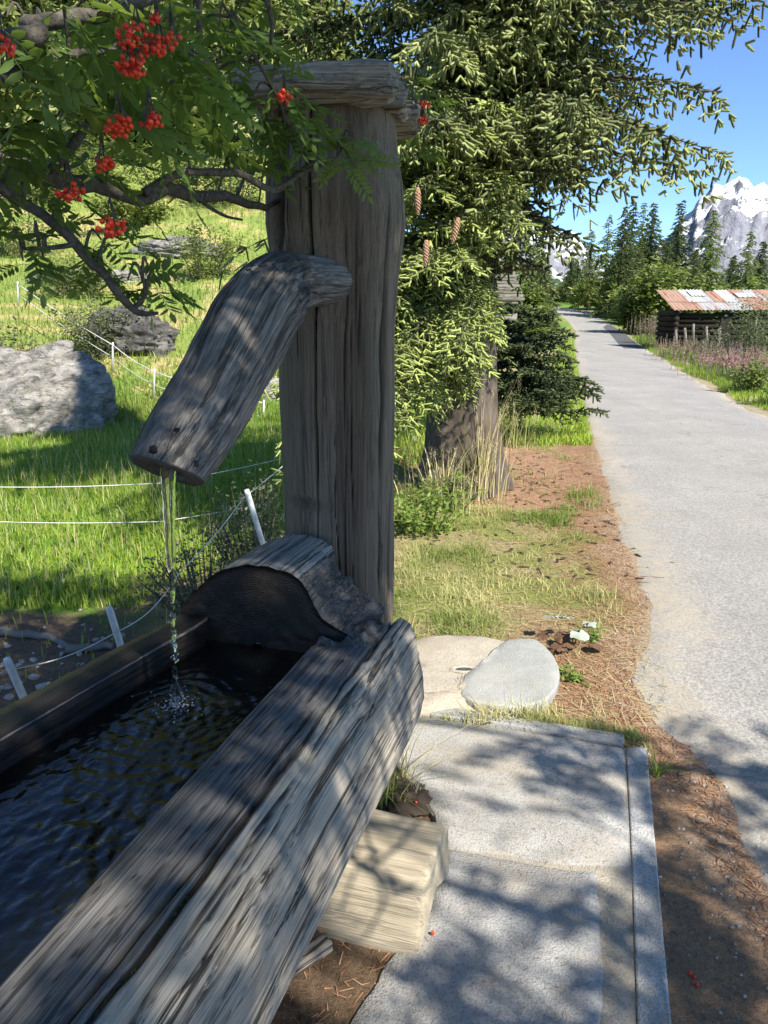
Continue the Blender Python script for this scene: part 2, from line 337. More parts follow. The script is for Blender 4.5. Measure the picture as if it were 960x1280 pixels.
dd = np.minimum((RX-L_[:, None]), (R_[:, None]-RX)*1.3); dust = sstep(.45, .02, dd+.12*fbm(RX*3, RYY*3, 0, 3, 23))*.9+.15*sstep(.3, -.1, np.abs(tt[None]-.4)-.05)
road = tag(ob('road', mesh('road', np.stack([RX, RYY, RZ], -1).reshape(-1, 3), grid(40, len(yy)), roadmat('old_asphalt', (.30, .29, .272), (.40, .385, .36), (.17, .165, .155), 1), attrs={'dust': dust.ravel()})), kind='structure')
# newer asphalt patch
py_ = np.linspace(33, 60, 40); pr = roadR(py_)-.04; pl = pr-.75*sstep(62, 54, py_)-.12
PX = pl[:, None]+(pr-pl)[:, None]*np.linspace(0, 1, 8)[None]; PYY = np.repeat(py_[:, None], 8, 1)
tt8 = (PX-roadL(PYY))/(roadR(PYY)-roadL(PYY))
patch = tag(ob('asphalt_patch', mesh('asphalt_patch', np.stack([PX, PYY, np.maximum(road_z(PYY)+.012+.012*np.sin(np.pi*tt8), gz(PX, PYY)+.006)+.008], -1).reshape(-1, 3), grid(8, 40), roadmat('dark_asphalt', (.085, .085, .09), (.12, .12, .125), (.06, .06, .06), 0)), road))

# ------------------------------------------------------------------ paved slab beside the trough
def slab(name, poly, z0, z1, mat, parent, jit=.0, bev=.006, n=26, seed=0):
    """a slab with slightly ragged rim, bevelled edge and subtle uneven top"""
    poly = np.asarray(poly, float)[:, :2]; pts = []
    for a, b in zip(poly, np.roll(poly, -1, 0)):
        k = max(2, int(np.linalg.norm(b-a)/.03)); t = np.linspace(0, 1, k, endpoint=False)[:, None]; pts.append(a+(b-a)*t)
    p = np.vstack(pts); c = p.mean(0); ctr = c
    nn = fbm(p[:, 0]*9, p[:, 1]*9, seed, 4, 30+seed); p = p+unit(p-ctr)*(nn*jit)[:, None]
    rings = [(p, np.full(len(p), z0)), (p, np.full(len(p), z1-bev)), (p+unit(ctr-p)*bev, np.full(len(p), z1))]
    for f in (.8, .55, .3, .1): q = ctr+(p-ctr)*f; rings.append((q, z1+.002*fbm(q[:, 0]*4, q[:, 1]*4, 0, 3, 31)))
    V = np.vstack([np.c_[q, z] for q, z in rings]+[np.array([[ctr[0], ctr[1], z1]])]); m = len(p); j = np.arange(m); k = (j+1) % m
    F = [np.vstack([np.stack([r*m+j, r*m+k, (r+1)*m+k, (r+1)*m+j], -1) for r in range(len(rings)-1)]), np.stack([(len(rings)-1)*m+j, (len(rings)-1)*m+k, np.full(m, len(V)-1)], -1)]
    me = mesh(name, V, F, mat, smooth=False)
    return ob(name, me, parent)
pav = tag(ob('pavement', None, None, (0, 0, 0)), kind='structure')
q = lambda *a: [PZ(*p)[:2] for p in a]
slab('mortar_bed', q((470, 890), (515, 899), (640, 917), (790, 940), (800, 1100), (812, 1420), (380, 1420), (440, 1280), (495, 1200), (530, 1150), (545, 1090), (545, 1030), (525, 1000), (495, 960)), -.05, .0135, MORTAR, pav, .006, seed=6)
slab('edge_strip', q((470, 873), (520, 884), (780, 925), (779, 938), (640, 914), (515, 896), (460, 884)), -.05, .026, CONC2, pav, .003, seed=1)
slab('paving_slab', q((460, 888), (515, 899), (640, 917), (779, 941), (782, 990), (786, 1088), (690, 1086), (610, 1072), (552, 1062), (545, 1030), (530, 1000), (500, 960), (470, 950)), -.05, .020, CONC, pav, .008, seed=2)
slab('paving_slab', q((552, 1066), (610, 1076), (690, 1090), (744, 1094), (750, 1180), (752, 1290), (720, 1420), (380, 1420), (440, 1280), (495, 1200), (530, 1150), (548, 1110)), -.05, .017, CONC2, pav, .010, seed=3)
slab('kerb_stone', q((782, 938), (808, 938), (822, 1100), (838, 1280), (852, 1420), (802, 1420), (796, 1290), (790, 1100)), -.05, .0175, KERB, pav, .004, seed=5)

# ------------------------------------------------------------------ hollowed-log trough
AX = math.radians(16.6)
trough = empty('water_trough', (-.18, 2.05, 0), 'hollowed log trough of grey weathered wood, full of dark water', 'water trough', None, -AX)
aV = np.array([math.sin(AX), math.cos(AX)]); nV = np.array([math.cos(AX), -math.sin(AX)])
OUT = [(0, .700), (.05, .702), (.10, .701), (.150, .697), (.178, .680), (.206, .625), (.230, .555), (.246, .47), (.242, .37), (.19, .26), (.11, .19), (-.05, .15), (-.24, .14), (-.42, .18), (-.53, .27), (-.58, .39), (-.58, .52), (-.54, .62), (-.50, .68), (-.47, .703), (-.43, .704), (-.385, .700)]
INN = [(0, .694), (-.004, .66), (-.008, .58), (-.012, .48), (-.02, .38), (-.04, .335), (-.1, .32), (-.2, .318), (-.28, .32), (-.34, .335), (-.365, .38), (-.372, .48), (-.378, .58), (-.382, .66), (-.385, .694)]
def dens(P, n):
    P = spline([(a, b, 0) for a, b in P], 600)[:, :2]; d = np.r_[0, np.cumsum(np.linalg.norm(np.diff(P, axis=0), axis=1))]; t = np.linspace(0, d[-1], n)
    return np.c_[np.interp(t, d, P[:, 0]), np.interp(t, d, P[:, 1])], t
mo = 196; O2, ot = dens(OUT, 800); _t = np.concatenate([np.linspace(0, .63, 150), np.linspace(.66, ot[-1], 46)]); O2 = np.c_[np.interp(_t, ot, O2[:, 0]), np.interp(_t, ot, O2[:, 1])]; ot = _t; I2, it = dens(INN, mo)
ns = 270; S = np.concatenate([np.linspace(-2.3, -1.45, 40, endpoint=False), np.linspace(-1.45, .24, ns-40)])
S2, T2 = np.meshgrid(S, ot, indexing='ij')
U2 = np.repeat(O2[None, :, 0], ns, 0).copy(); Z2 = np.repeat(O2[None, :, 1], ns, 0).copy()
tn = np.gradient(O2, ot, axis=0); nrm = unit(np.c_[tn[:, 1], -tn[:, 0]]); nrm = np.where((nrm[:, :1]*(O2[:, :1]+.2)+nrm[:, 1:]*(O2[:, 1:]-.4)) < 0, -nrm, nrm)
crack = np.zeros_like(S2); disp = .004*fbm(S2*1.8, T2*8, 0, 4, 40)+.0016*fbm(S2*1.6, T2*70, 0, 3, 41)
def groove(t0, s0, s1, w, dep, seed, slope=0.):
    global disp, crack
    c = t0+slope*(S2-s0)+.010*fbm(S2*4, 0*S2+seed, 0, 3, seed)
    ww = w*(1+.5*fbm(S2*3, 0*S2+seed+5, 0, 2, seed+1))*sstep(s0, s0+.12*(s1-s0), S2)*sstep(s1, s1-.12*(s1-s0), S2)
    g = np.exp(-((T2-c)/(np.maximum(ww, 1e-4)*.6))**2)*(ww > 2e-4)
    disp = disp-dep*g*np.clip(ww/w, 0, 1.3); crack = np.maximum(crack, np.clip(g*2.2-1.0, 0, 1)*np.clip(ww/w*1.5, 0, 1))
groove(.150, -2.3, .12, .007, .018, 50); groove(.118, -1.7, -.3, .006, .014, 51, .012); groove(.20, -1.6, -.1, .007, .018, 52, -.01); groove(.27, -1.2, .2, .006, .018, 54, -.01); groove(.34, -1.6, -.2, .006, .016, 55, .01)
groove(.165, -.12, .30, .012, .040, 53, -.02)
for k in range(16):
    t0 = .19+.40*random.random(); s0 = -2.0+1.9*random.random(); l = .35+.9*random.random()
    groove(t0, s0, min(s0+l, .23), .004+.002*random.random(), .006+.006*random.random(), 60+k, -.02+.02*random.random())
for k in range(9):
    s0 = -1.9+1.7*random.random(); groove(.02+.1*random.random(), s0, s0+.3+.4*random.random(), .002, .004, 110+k)
er_ = sstep(-.10, .12, S2)*sstep(.20, .15, T2); disp += er_*(.022*fbm(S2*16, T2*22, 0, 4, 46)-.012); crack = np.maximum(crack, er_*sstep(-.35, .35, fbm(S2*20, T2*26, 0, 3, 47))*.8)
# knots bulge
for (s0, t0, r, h) in ((-.22, .23, .05, .012), (-.02, .30, .07, .008), (-.45, .13, .06, -.01), (-.95, .33, .09, .01)):
    g = np.exp(-(((S2-s0)/(r*1.6))**2+((T2-t0)/r)**2)); disp += h*g; crack = np.maximum(crack, .8*np.exp(-(((S2-s0)/(r*.4))**2+((T2-t0)/(r*.22))**2)) if h > .011 else 0)
far_f = 1-.33*np.minimum(S2, 0)-.0*S2
U2 += nrm[None, :, 0]*disp; Z2 += nrm[None, :, 1]*disp; U2 = np.where(U2 < -.02, U2*far_f, U2*(1-.03*S2))
SO = S2.copy(); endv = np.interp(ot, [0, .10, .15, .20, .3, .5, .8, 3], [-.10, -.08, -.04, .03, .02, -.02, -.08, -.12]); SO += (sstep(-.25, .24, S2)*(endv[None]+.012*fbm(T2*40, T2*0, 0, 3, 44)))
VO = np.stack([U2, SO, Z2], -1).reshape(-1, 3)
UI = np.repeat(I2[None, :, 0], ns, 0); ZI = np.repeat(I2[None, :, 1], ns, 0); UI = np.where(UI < -.02, UI*far_f, UI)+.003*fbm(S2*3, T2*20, 0, 3, 45)
SI = S2+sstep(-.25, .24, S2)*(endv[None])
VI = np.stack([UI, SI, ZI], -1).reshape(-1, 3)
FO = grid(mo, ns); FI = grid(mo, ns)[:, ::-1]+len(VO); jj = np.arange(mo-1); e0 = 0; e1 = (ns-1)*mo; k0 = len(VO)
FC = np.vstack([np.stack([e0+jj, k0+e0+jj, k0+e0+jj+1, e0+jj+1], -1), np.stack([e1+jj, e1+jj+1, k0+e1+jj+1, k0+e1+jj], -1)])
ii = np.arange(ns-1)*mo; FR = np.vstack([np.stack([ii, ii+mo, k0+ii+mo, k0+ii], -1), np.stack([ii+mo-1, k0+ii+mo-1, k0+ii+2*mo-1, ii+2*mo-1], -1)])
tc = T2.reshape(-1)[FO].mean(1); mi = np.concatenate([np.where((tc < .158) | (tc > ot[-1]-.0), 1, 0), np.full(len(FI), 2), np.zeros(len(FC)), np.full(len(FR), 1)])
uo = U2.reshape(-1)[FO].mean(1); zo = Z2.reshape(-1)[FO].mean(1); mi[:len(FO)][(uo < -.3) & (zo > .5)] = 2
Vt = np.vstack([VO, VI])
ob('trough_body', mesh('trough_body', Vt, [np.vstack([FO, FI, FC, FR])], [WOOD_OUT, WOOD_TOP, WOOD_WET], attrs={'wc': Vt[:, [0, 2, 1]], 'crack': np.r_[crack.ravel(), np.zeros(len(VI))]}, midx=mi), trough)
def endgrain():
    m = M('wet_end_grain', .5, .3); w = m.attr('wc', 'Vector'); d = m.n('VectorMath', {0: w, 1: (-.24, .46, 0)}, operation='DISTANCE').outputs['Value']; n = m.noise(w, 9, 4); f = m.noise(w, 60, 4)
    r = m.math('SINE', m.math('MULTIPLY', m.math('ADD', d, m.math('MULTIPLY', n, .06)), 1150.)); c = m.ramp(m.math('ADD', m.math('MULTIPLY', r, .10), f), [(.25, (.006, .005, .004)), (.6, (.018, .014, .011)), (.9, (.045, .036, .028))])
    c = m.mix(m.math('MULTIPLY', m.ramp(m.noise(w, 11, 4, .6), [(.60, (0, 0, 0)), (.72, (1, 1, 1))]), .6), c, (.085, .055, .035)); m.col(c); m.bump(m.math('ADD', m.math('MULTIPLY', r, .25), f), .5, .003); return m.m
ENDG = endgrain()
# end block left standing at the post end, arched like the log
BL = [(-.50, .55), (-.495, .66), (-.455, .745), (-.39, .815), (-.31, .864), (-.22, .886), (-.14, .880), (-.085, .858), (-.055, .825), (-.03, .775), (.0, .74), (.04, .715), (.085, .69), (.10, .60)]
B2, bt = dens(BL, 130); nb = 60; SB = np.linspace(.03, .36, nb); Sb, Tb = np.meshgrid(SB, bt, indexing='ij')
bn = np.gradient(B2, axis=0); bnn = unit(np.c_[-bn[:, 1], bn[:, 0]]); rough = sstep(.60, .68, Tb)
bd = .003*fbm(Sb*5, Tb*30, 0, 3, 70)+rough*sstep(.03, .13, Sb)*(.024*fbm(Sb*16, Tb*16, 0, 4, 71)-.008); bc = np.zeros_like(Sb)
for k in range(16):
    c = .1+.5*random.random(); c2 = c+.008*fbm(Sb*5, Sb*0+k, 0, 2, 80+k); g = np.exp(-((Tb-c2)/.0028)**2)*sstep(-.2, .3, fbm(Sb*4, Sb*0+k, 0, 2, 90+k)); bd -= .004*g; bc = np.maximum(bc, g*.8)
UB = B2[None, :, 0]+bnn[None, :, 0]*bd; ZB = B2[None, :, 1]+bnn[None, :, 1]*bd
SBj = Sb+.0025*fbm(Tb*30, Sb*0, 0, 3, 72)*(1-np.linspace(0, 1, nb)[:, None])-rough*.05*sstep(.2, .36, Sb)
Vb = np.stack([UB, SBj, ZB], -1).reshape(-1, 3); nq = len(Vb); rings = []
rn = 14; cen = np.array([-.22, .62])
for r in range(1, rn):
    f = 1-r/rn; rings.append(np.c_[cen[0]+(UB[0]-cen[0])*f, np.full(130, .03)+.0025*np.sin(r*2.1+1.5*fbm(bt*4, bt*0+r*.2, 0, 2, 73))+.003*fbm(UB[0]*20*f, ZB[0]*20*f, 0, 3, 74)+SBj[0]*0, cen[1]+(ZB[0]-cen[1])*f])
Vb = np.vstack([Vb]+rings); Fs = [grid(130, nb)]; prev = np.arange(130)
for r in range(1, rn):
    cur = nq+(r-1)*130+np.arange(130); Fs.append(np.stack([prev[:-1], cur[:-1], cur[1:], prev[1:]], -1)[:, ::-1]); prev = cur
backc = len(Vb); Vb = np.vstack([Vb, [[cen[0], .36, .6]]]); lastr = (nb-1)*130+np.arange(129)
bmi = np.concatenate([np.zeros(len(Fs[0])), np.full(sum(len(f) for f in Fs[1:]), 2), np.zeros(129)])
tcb = Tb.reshape(-1)[Fs[0]].mean(1); bmi[:len(Fs[0])][tcb > .63] = 1; bmi[:len(Fs[0])][tcb < .09] = 2
ob('end_block', mesh('end_block', Vb, Fs+[np.stack([lastr, lastr+1, np.full(129, backc)], -1)], [wood('block_top_wood', (.09, .08, .07), (.30, .28, .25), (.42, .40, .37)), wood('split_grey_wood', (.03, .027, .024), (.12, .11, .10), (.27, .255, .235)), ENDG], attrs={'wc': Vb[:, [0, 2, 1]], 'crack': np.r_[bc.ravel(), np.zeros(len(Vb)-nq)]}, midx=bmi), trough)
# moss in the long crack
ms = []
for k in range(1100):
    s0 = -1.75+.75*random.random()**1.2; t0 = .147+.006*random.gauss(0, 1); i = int(np.argmin(np.abs(ot-t0))); p = np.array([O2[i, 0], s0, O2[i, 1]-.012+.004*random.random()])
    a = random.random()*6.28; d = np.array([math.cos(a)*.003, math.sin(a)*.003, .003+.004*random.random()]); w = np.array([-math.sin(a)*.0022, math.cos(a)*.0022, 0])
    ms.append((np.array([p-w, p+w, p+d]), np.array([[0, 1, 2]])))
v, f = cat(ms); tag(ob('moss', mesh('moss', v, [np.vstack(f)], MOSS, attrs={'tint': RNG.random(len(v))}), trough), kind='stuff')
# water surface
def tw(u, s, z): return np.array([-.18+u*nV[0]+s*aV[0], 2.05+u*nV[1]+s*aV[1], z])
WZ = .628; nu, nsw = 90, 280; ws = np.linspace(-2.28, .05, nsw); wf = np.linspace(0, 1, nu)
SW, FW = np.meshgrid(ws, wf, indexing='ij'); UW = -.006+FW*(-.374*(1-.33*np.minimum(SW, 0))+.006)
IMP = PZ(221, 882, WZ); iu = float(np.dot(IMP[:2]-np.array([-.18, 2.05]), nV)); isx = float(np.dot(IMP[:2]-np.array([-.18, 2.05]), aV))
rr = np.hypot(UW-iu, SW-isx); ph = .35*fbm(UW*7, SW*7, 0, 3, 100)
HW = .0016*np.exp(-rr*4.)*np.sin(rr*190+9*ph)*sstep(0, .02, rr)+.0022*fbm(UW*52+SW*12, SW*38, 0, 3, 101)*(.5+sstep(-.4, .5, fbm(UW*5, SW*5, 0, 2, 104)))+.0008*fbm(UW*75, SW*75, 0, 2, 102)+.006*np.exp(-(rr/.035)**2)*fbm(UW*90, SW*90, 0, 2, 103)
wm = M('trough_water', .03, .5); wm.col((.006, .007, .006)); wm.set(IOR=1.42, Specular_IOR_Level=.75, Transmission_Weight=.35)
wm.bump(wm.noise(wm.pos(), 70, 3), .25, .004)
wo = np.stack([-.18+UW*nV[0]+SW*aV[0], 2.05+UW*nV[1]+SW*aV[1], WZ+HW], -1).reshape(-1, 3)
water = tag(ob('water', mesh('water', wo, grid(nu, nsw)[:, ::-1], wm.m)), kind='structure')
fm = M('water_foam', .15, .6).col((.75, .80, .85)); fm.set(Transmission_Weight=.75, IOR=1.33)
iv, if_ = ico(1); bub = []
for k in range(220):
    r = abs(random.gauss(0, .042)); a = random.random()*6.283; s = .0008+.0022*random.random()**2
    bub.append((iv*[s, s, s*.7]+np.array([IMP[0]+math.cos(a)*r, IMP[1]+math.sin(a)*r, WZ+.003+(.02*random.random()**3 if r < .03 else 0)]), if_))
v, f = cat(bub); tag(ob('splash_bubbles', mesh('splash_bubbles', v, [np.vstack(f)], fm.m)), 'white splash bubbles where the jet hits the trough water', 'splash', kind='stuff')

# ------------------------------------------------------------------ post with spout and cap
post = empty('fountain_post', (-.157, 2.66, 0), 'tall weathered log post with wooden spout and board cap', 'fountain post')
n_a, n_z = 230, 230; za = np.linspace(-.1, 2.215, n_z); an = -np.pi/2+np.concatenate([np.linspace(-1.8, 1.8, 200), np.linspace(1.86, 4.42, 30)])
ZZ, AA = np.meshgrid(za, an, indexing='ij')
Rr = np.interp(ZZ, [-.1, .3, .66, .9, 1.2, 1.36, 1.55, 1.72, 1.88, 2.0, 2.1, 2.215], [.20, .195, .193, .193, .199, .203, .204, .213, .229, .222, .205, .197])
xo = np.interp(ZZ, [0, .7, 1.4, 1.9, 2.2], [-.004, -.004, .0, .0, -.006])
ca, sa = np.cos(AA), np.sin(AA)
disp = .010*fbm(ca*1.6+3, sa*1.6, ZZ*1.3, 4, 120)+.0018*fbm(ca*22, sa*22, ZZ*2.5, 3, 121); crack = np.zeros_like(ZZ)
def pg(a0, z0, z1, w, dep, seed, sl=0.):
    global disp, crack
    c = a0+sl*(ZZ-z0)+.03*fbm(ZZ*3, ZZ*0+seed, 0, 3, seed); ww = w*(1+.4*fbm(ZZ*4, ZZ*0+seed+3, 0, 2, seed+1))*sstep(z0, z0+.15, ZZ)*sstep(z1, z1-.15, ZZ)
    dA = (AA-c+np.pi) % (2*np.pi)-np.pi; g = np.exp(-(dA/(np.maximum(ww, 1e-4)*.6))**2)*(ww > 3e-4)
    disp -= dep*g*np.clip(ww/w, 0, 1.3); crack = np.maximum(crack, np.clip(g*1.3-.25, 0, 1)*np.clip(ww/w, 0, 1))
F0 = -math.pi/2                                  # angle that faces the camera
pg(F0-.30, 1.0, 2.3, .030, .03, 130, .02); pg(F0-.95, 1.72, 2.3, .20, .06, 131); pg(F0+.85, .6, 2.0, .05, .014, 132); pg(F0+1.25, .3, 2.2, .06, .02, 133, .03)
pg(F0+.25, .2, 1.7, .012, .01, 134); pg(F0+.02, .5, 1.3, .012, .01, 135)
for k in range(9): 
    z0 = random.random()*1.9; pg(F0+random.uniform(-1.7, 1.7), z0, z0+.4+random.random()*1.2, .016+.010*random.random(), .004+.005*random.random(), 140+k, random.uniform(-.03, .03))
# knot ledge above the block, on the lower left
g = np.exp(-(((AA-F0+.6)/.5)**2+((ZZ-.98)/.02)**2)); disp -= .008*g; crack = np.maximum(crack, g*.5)
Rf = Rr+disp; Vp = np.stack([xo+Rf*ca, Rf*sa, ZZ], -1).reshape(-1, 3); i = np.arange(n_z-1)[:, None]*n_a; j = np.arange(n_a)[None]; k = (j+1) % n_a
Fp = np.stack([i+j, i+k, i+n_a+k, i+n_a+j], -1).reshape(-1, 4); top = len(Vp); Vp = np.vstack([Vp, [[0, 0, 2.21]]]); e = (n_z-1)*n_a+np.arange(n_a)
# a dark reddish-brown heart strip down the front
def postmat():
    m = bpy.data.materials['post_wood']; t = m.node_tree; h = M.__new__(M); h.m = m; h.t = t; h.b = t.nodes['Principled BSDF']
    src = h.b.inputs['Base Color'].links[0].from_socket; st = h.attr('strip'); c = h.mix(st, src, h.mix(.72, src, (.055, .034, .024))); h.col(c); return m
dF = AA-F0-.22-.05*fbm(ZZ*2, ZZ*0, 0, 2, 125); strip = sstep(-.30, -.14, dF)*sstep(.55, .30, dF)*sstep(.1, .5, ZZ+.0)*(.65+.35*fbm(ca*9, sa*9, ZZ*1.5, 3, 126))
ob('post_log', mesh('post_log', Vp, [Fp, np.stack([e, np.roll(e, -1), np.full(n_a, top)], -1)], postmat(), attrs={'wc': Vp, 'crack': np.r_[crack.ravel(), 0], 'strip': np.r_[np.clip(strip, 0, 1).ravel(), 0]}), post)
# spout: a bent branch log
pl_ = np.array(post.location)
SPc = [(440, 351, 2.58), (412, 352, 2.46), (382, 353, 2.38), (348, 361, 2.29), (318, 398, 2.16), (292, 446, 2.04), (264, 497, 1.93), (236, 545, 1.82), (209, 588, 1.715)]
SPr = [.066, .067, .076, .097, .112, .111, .105, .098, .0875]
cp = spline([P3(*p) for p in SPc], 190); rp_ = spline([(r, 0, 0) for r in SPr], 190)[:, 0]
T_, U_, B_ = frames(cp); sa_ = np.r_[0, np.cumsum(np.linalg.norm(np.diff(cp, axis=0), axis=1))]; na = 130; A2, L2 = np.meshgrid(np.linspace(0, 2*np.pi, na, endpoint=False), sa_, indexing='xy')
cA, sA = np.cos(A2), np.sin(A2); crack = np.zeros_like(A2)
d2 = .006*fbm(cA*2, sA*2, L2*6, 4, 150)+.0015*fbm(cA*20+L2*6, sA*20, L2*5, 3, 151)
for k in range(30):
    a0 = random.random()*6.283; l0 = random.random()*.8; l1 = l0+.12+.35*random.random(); c = a0+.12*fbm(L2*6, L2*0+k, 0, 3, 160+k)+.8*(L2-l0)*math.exp(-l0*4)
    dA = (A2-c+np.pi) % (2*np.pi)-np.pi; w = .03+.03*random.random(); g = np.exp(-(dA/w)**2)*sstep(l0, l0+.05, L2)*sstep(l1, l1-.08, L2); d2 -= .004*g; crack = np.maximum(crack, g*.7)
# torn dark hollow on the right flank below the bend
tv = unit(np.cross(T_, [0, 0, 1.])); torn_dir = np.array([.75, -.65, .1]); ND = cA[..., None]*U_[:, None]+sA[..., None]*B_[:, None]; side = (ND*torn_dir).sum(-1)
tl = np.exp(-((L2-.34)/.11)**2)*sstep(.15, .8, side); d2 += .012*np.exp(-((L2-.43)/.05)**2)*sstep(.3, .9, side); d2 -= tl*(.008+.016*fbm(cA*6, sA*6, L2*25, 3, 155)); crack = np.maximum(crack, tl*sstep(-.2, .3, fbm(cA*7, sA*7, L2*18, 3, 156))*.75)
dk = sstep(-.25, .45, fbm(cA*2.4, sA*2.4, L2*9, 5, 157, .6))*sstep(.13, .24, L2)*(.30+.42*np.exp(-((L2-.34)/.14)**2)); crack = np.maximum(crack, dk)
Vs = cp[:, None]+ND*(rp_[:, None]+d2)[..., None]
vd = unit(cp[-1]-np.array([0, 0, CH])); ne = unit(np.cross(vd, P3(250, 605, 1.715)-P3(163, 575, 1.715))); ne = ne*np.sign(ne@T_[-1]); ne = unit(ne-.16*vd)
Vs -= T_[-1]*(((Vs-cp[-1])@ne-((cp-cp[-1])@T_[-1])[:, None]*(T_[-1]@ne))/(T_[-1]@ne)*sstep(.55, 1, np.linspace(0, 1, 190))[:, None])[..., None]
Vs = Vs.reshape(-1, 3)-pl_; i = np.arange(189)[:, None]*na; j = np.arange(na)[None]; k = (j+1) % na
Fsp = [np.stack([i+j, i+k, i+na+k, i+na+j], -1).reshape(-1, 4)]
wcs = np.stack([cA*rp_[:, None], sA*rp_[:, None], L2], -1).reshape(-1, 3); er = 189*na+np.arange(na); Vn = [Vs]; wn_ = [wcs]; cr_ = [crack.ravel()]; prev = er; base = len(Vs)
endc = cp[-1]-pl_; tend = T_[-1]
for f_, dz in ((.94, .004), (.6, .003), (.36, .0), (.34, -.06)):
    ring = endc+(Vs[er]-endc)*f_+(tend*dz if dz < 0 else ne*dz); Vn.append(ring); wn_.append(np.c_[ring[:, :2]*3, ring[:, 2]]); cr_.append(np.full(na, .2 if dz >= 0 else 1.)); cur = base+np.arange(na); base += na
    Fsp.append(np.stack([prev, np.roll(prev, -1), np.roll(cur, -1), cur], -1)); prev = cur
Vn.append((endc-tend*.06)[None]); wn_.append(np.zeros((1, 3))); cr_.append([1.]); Fsp.append(np.stack([prev, np.roll(prev, -1), np.full(na, base)], -1))
spout = ob('spout', mesh('spout', np.vstack(Vn), Fsp, WOOD_SPOUT, attrs={'wc': np.vstack(wn_), 'crack': np.concatenate(cr_)}), post)
# wooden pegs on the spout
for (px, py) in ((221, 538), (191, 560), (246, 580)):
    t_ = max(range(100, 190), key=lambda q: -abs((cp[q]-P3(px, py, 1.75))[2])); d = unit(P3(px, py, 1.75)-np.array([0, 0, CH])); o_ = np.array([0, 0, CH])
    w0 = o_-cp[t_]; ta = T_[t_]; dp = d-ta*np.dot(d, ta); wp = w0-ta*np.dot(w0, ta); a = dp@dp; b = 2*dp@wp; c = wp@wp-(rp_[t_]+.002)**2; disc = b*b-4*a*c
    if disc < 0: continue
    hit = o_+d*((-b-math.sqrt(disc))/(2*a)); nr = unit(hit-cp[t_]-ta*np.dot(hit-cp[t_], ta))
    v, f = tube(np.array([hit-nr*.02, hit+nr*.001, hit+nr*.0022]), [.0085, .0085, .006], 10); ob('peg', mesh('peg', v-pl_, f, WOOD_WET, attrs={'wc': v, 'crack': np.zeros(len(v))}), spout)
# cap boards
cap = ob('cap', None, post)
def board(x0, x1, y0, y1, z0, z1, seed, parent, mat, name='board', am=.012, res=.016, axis=0):
    nx, ny, nz = max(4, int((x1-x0)/res)), max(4, int((y1-y0)/res)), max(3, int((z1-z0)/res)); out = []
    def face(o, du, dv, n, m):
        uu, vv = np.meshgrid(np.linspace(0, 1, n+1), np.linspace(0, 1, m+1)); out.append(((np.array(o)+uu.ravel()[:, None]*np.array(du)+vv.ravel()[:, None]*np.array(dv)), grid(n+1, m+1)))
    dx, dy, dz = x1-x0, y1-y0, z1-z0
    face((x0, y0, z0), (dx, 0, 0), (0, 0, dz), nx, nz); face((x1, y1, z0), (-dx, 0, 0), (0, 0, dz), nx, nz)
    face((x1, y0, z0), (0, dy, 0), (0, 0, dz), ny, nz); face((x0, y1, z0), (0, -dy, 0), (0, 0, dz), ny, nz)
    face((x0, y0, z1), (dx, 0, 0), (0, dy, 0), nx, ny); face((x0, y1, z0), (dx, 0, 0), (0, -dy, 0), nx, ny)
    v, f = cat(out); c = np.array([(x0+x1)/2, (y0+y1)/2, (z0+z1)/2]); h = np.array([dx, dy, dz])/2
    e = np.sort(np.abs((v-c)/h), axis=1); rnd = sstep(.75, 1., e[:, 1])*np.minimum(h.min()*.5, .022)
    dr = unit(v-c); s = np.array([4., 14, 14]) if axis == 0 else np.array([14., 14, 14])
    d = am*np.stack([fbm(v[:, 0]*s[0], v[:, 1]*s[1], v[:, 2]*s[2], 4, seed+q) for q in range(3)], 1)
    v = v-dr*rnd[:, None]+d; wc = v[:, [1, 2, 0]] if axis == 0 else v
    return ob(name, mesh(name, v, [np.vstack(f)], mat, attrs={'wc': wc+seed, 'crack': sstep(.25, .8, fbm(v[:, 0]*5, v[:, 1]*40, v[:, 2]*40, 3, seed+9))*.6}), parent)
board(-.27, .185, -.315, -.15, 2.197, 2.270, 300, cap, WOOD_CAP, am=.020); board(-.24, .222, -.143, .03, 2.198, 2.268, 310, cap, WOOD_CAP, am=.020); board(-.26, .262, .037, .27, 2.193, 2.262, 320, cap, WOOD_CAP, am=.020)
# falling water
stream = empty('water_jet', IMP, 'thin jet of clear water falling from the wooden spout', 'water jet')
JT = cp[-1]+np.array([.004, -.005, .03]); n = 120; t = np.linspace(0, 1, n); Pj = JT[None]+(IMP-JT)[None]*t[:, None]; Pj[:, :2] += .0025*np.stack([fbm(t*14, t*0, 0, 2, 170), fbm(t*14, t*0+4, 0, 2, 171)], 1)*t[:, None]
aj = np.linspace(0, 2*np.pi, 16, endpoint=False); tw_ = (1+.55*np.cos(2*aj[None]+t[:, None]*5+fbm(t[:, None]*6, t[:, None]*0, 0, 2, 174)))*np.interp(t, [0, .1, .4, .62, 1], [.0125, .0105, .0078, .0062, .0055])[:, None]; bead = 1+sstep(.35, .75, t)*(.8*fbm(t*38, t*0, 0, 3, 172)-.05)
tw_ = tw_*bead[:, None]*(1+.12*fbm(t[:, None]*50, aj[None]*2, 0, 2, 173))
v, f = tube(Pj, tw_, 16); jm = M('clear_water', .02, .5).col((.95, .97, .95)); jm.set(Transmission_Weight=1., IOR=1.33)
ob('jet', mesh('jet', v-IMP, f, jm.m), stream)
db = []
for k in range(26):
    p = JT+(IMP-JT)*(.55+.45*random.random()); s = .0015+.002*random.random(); db.append((iv*[s, s, s*1.6]+p+np.array([random.gauss(0, .006), random.gauss(0, .006), 0])-IMP, if_))
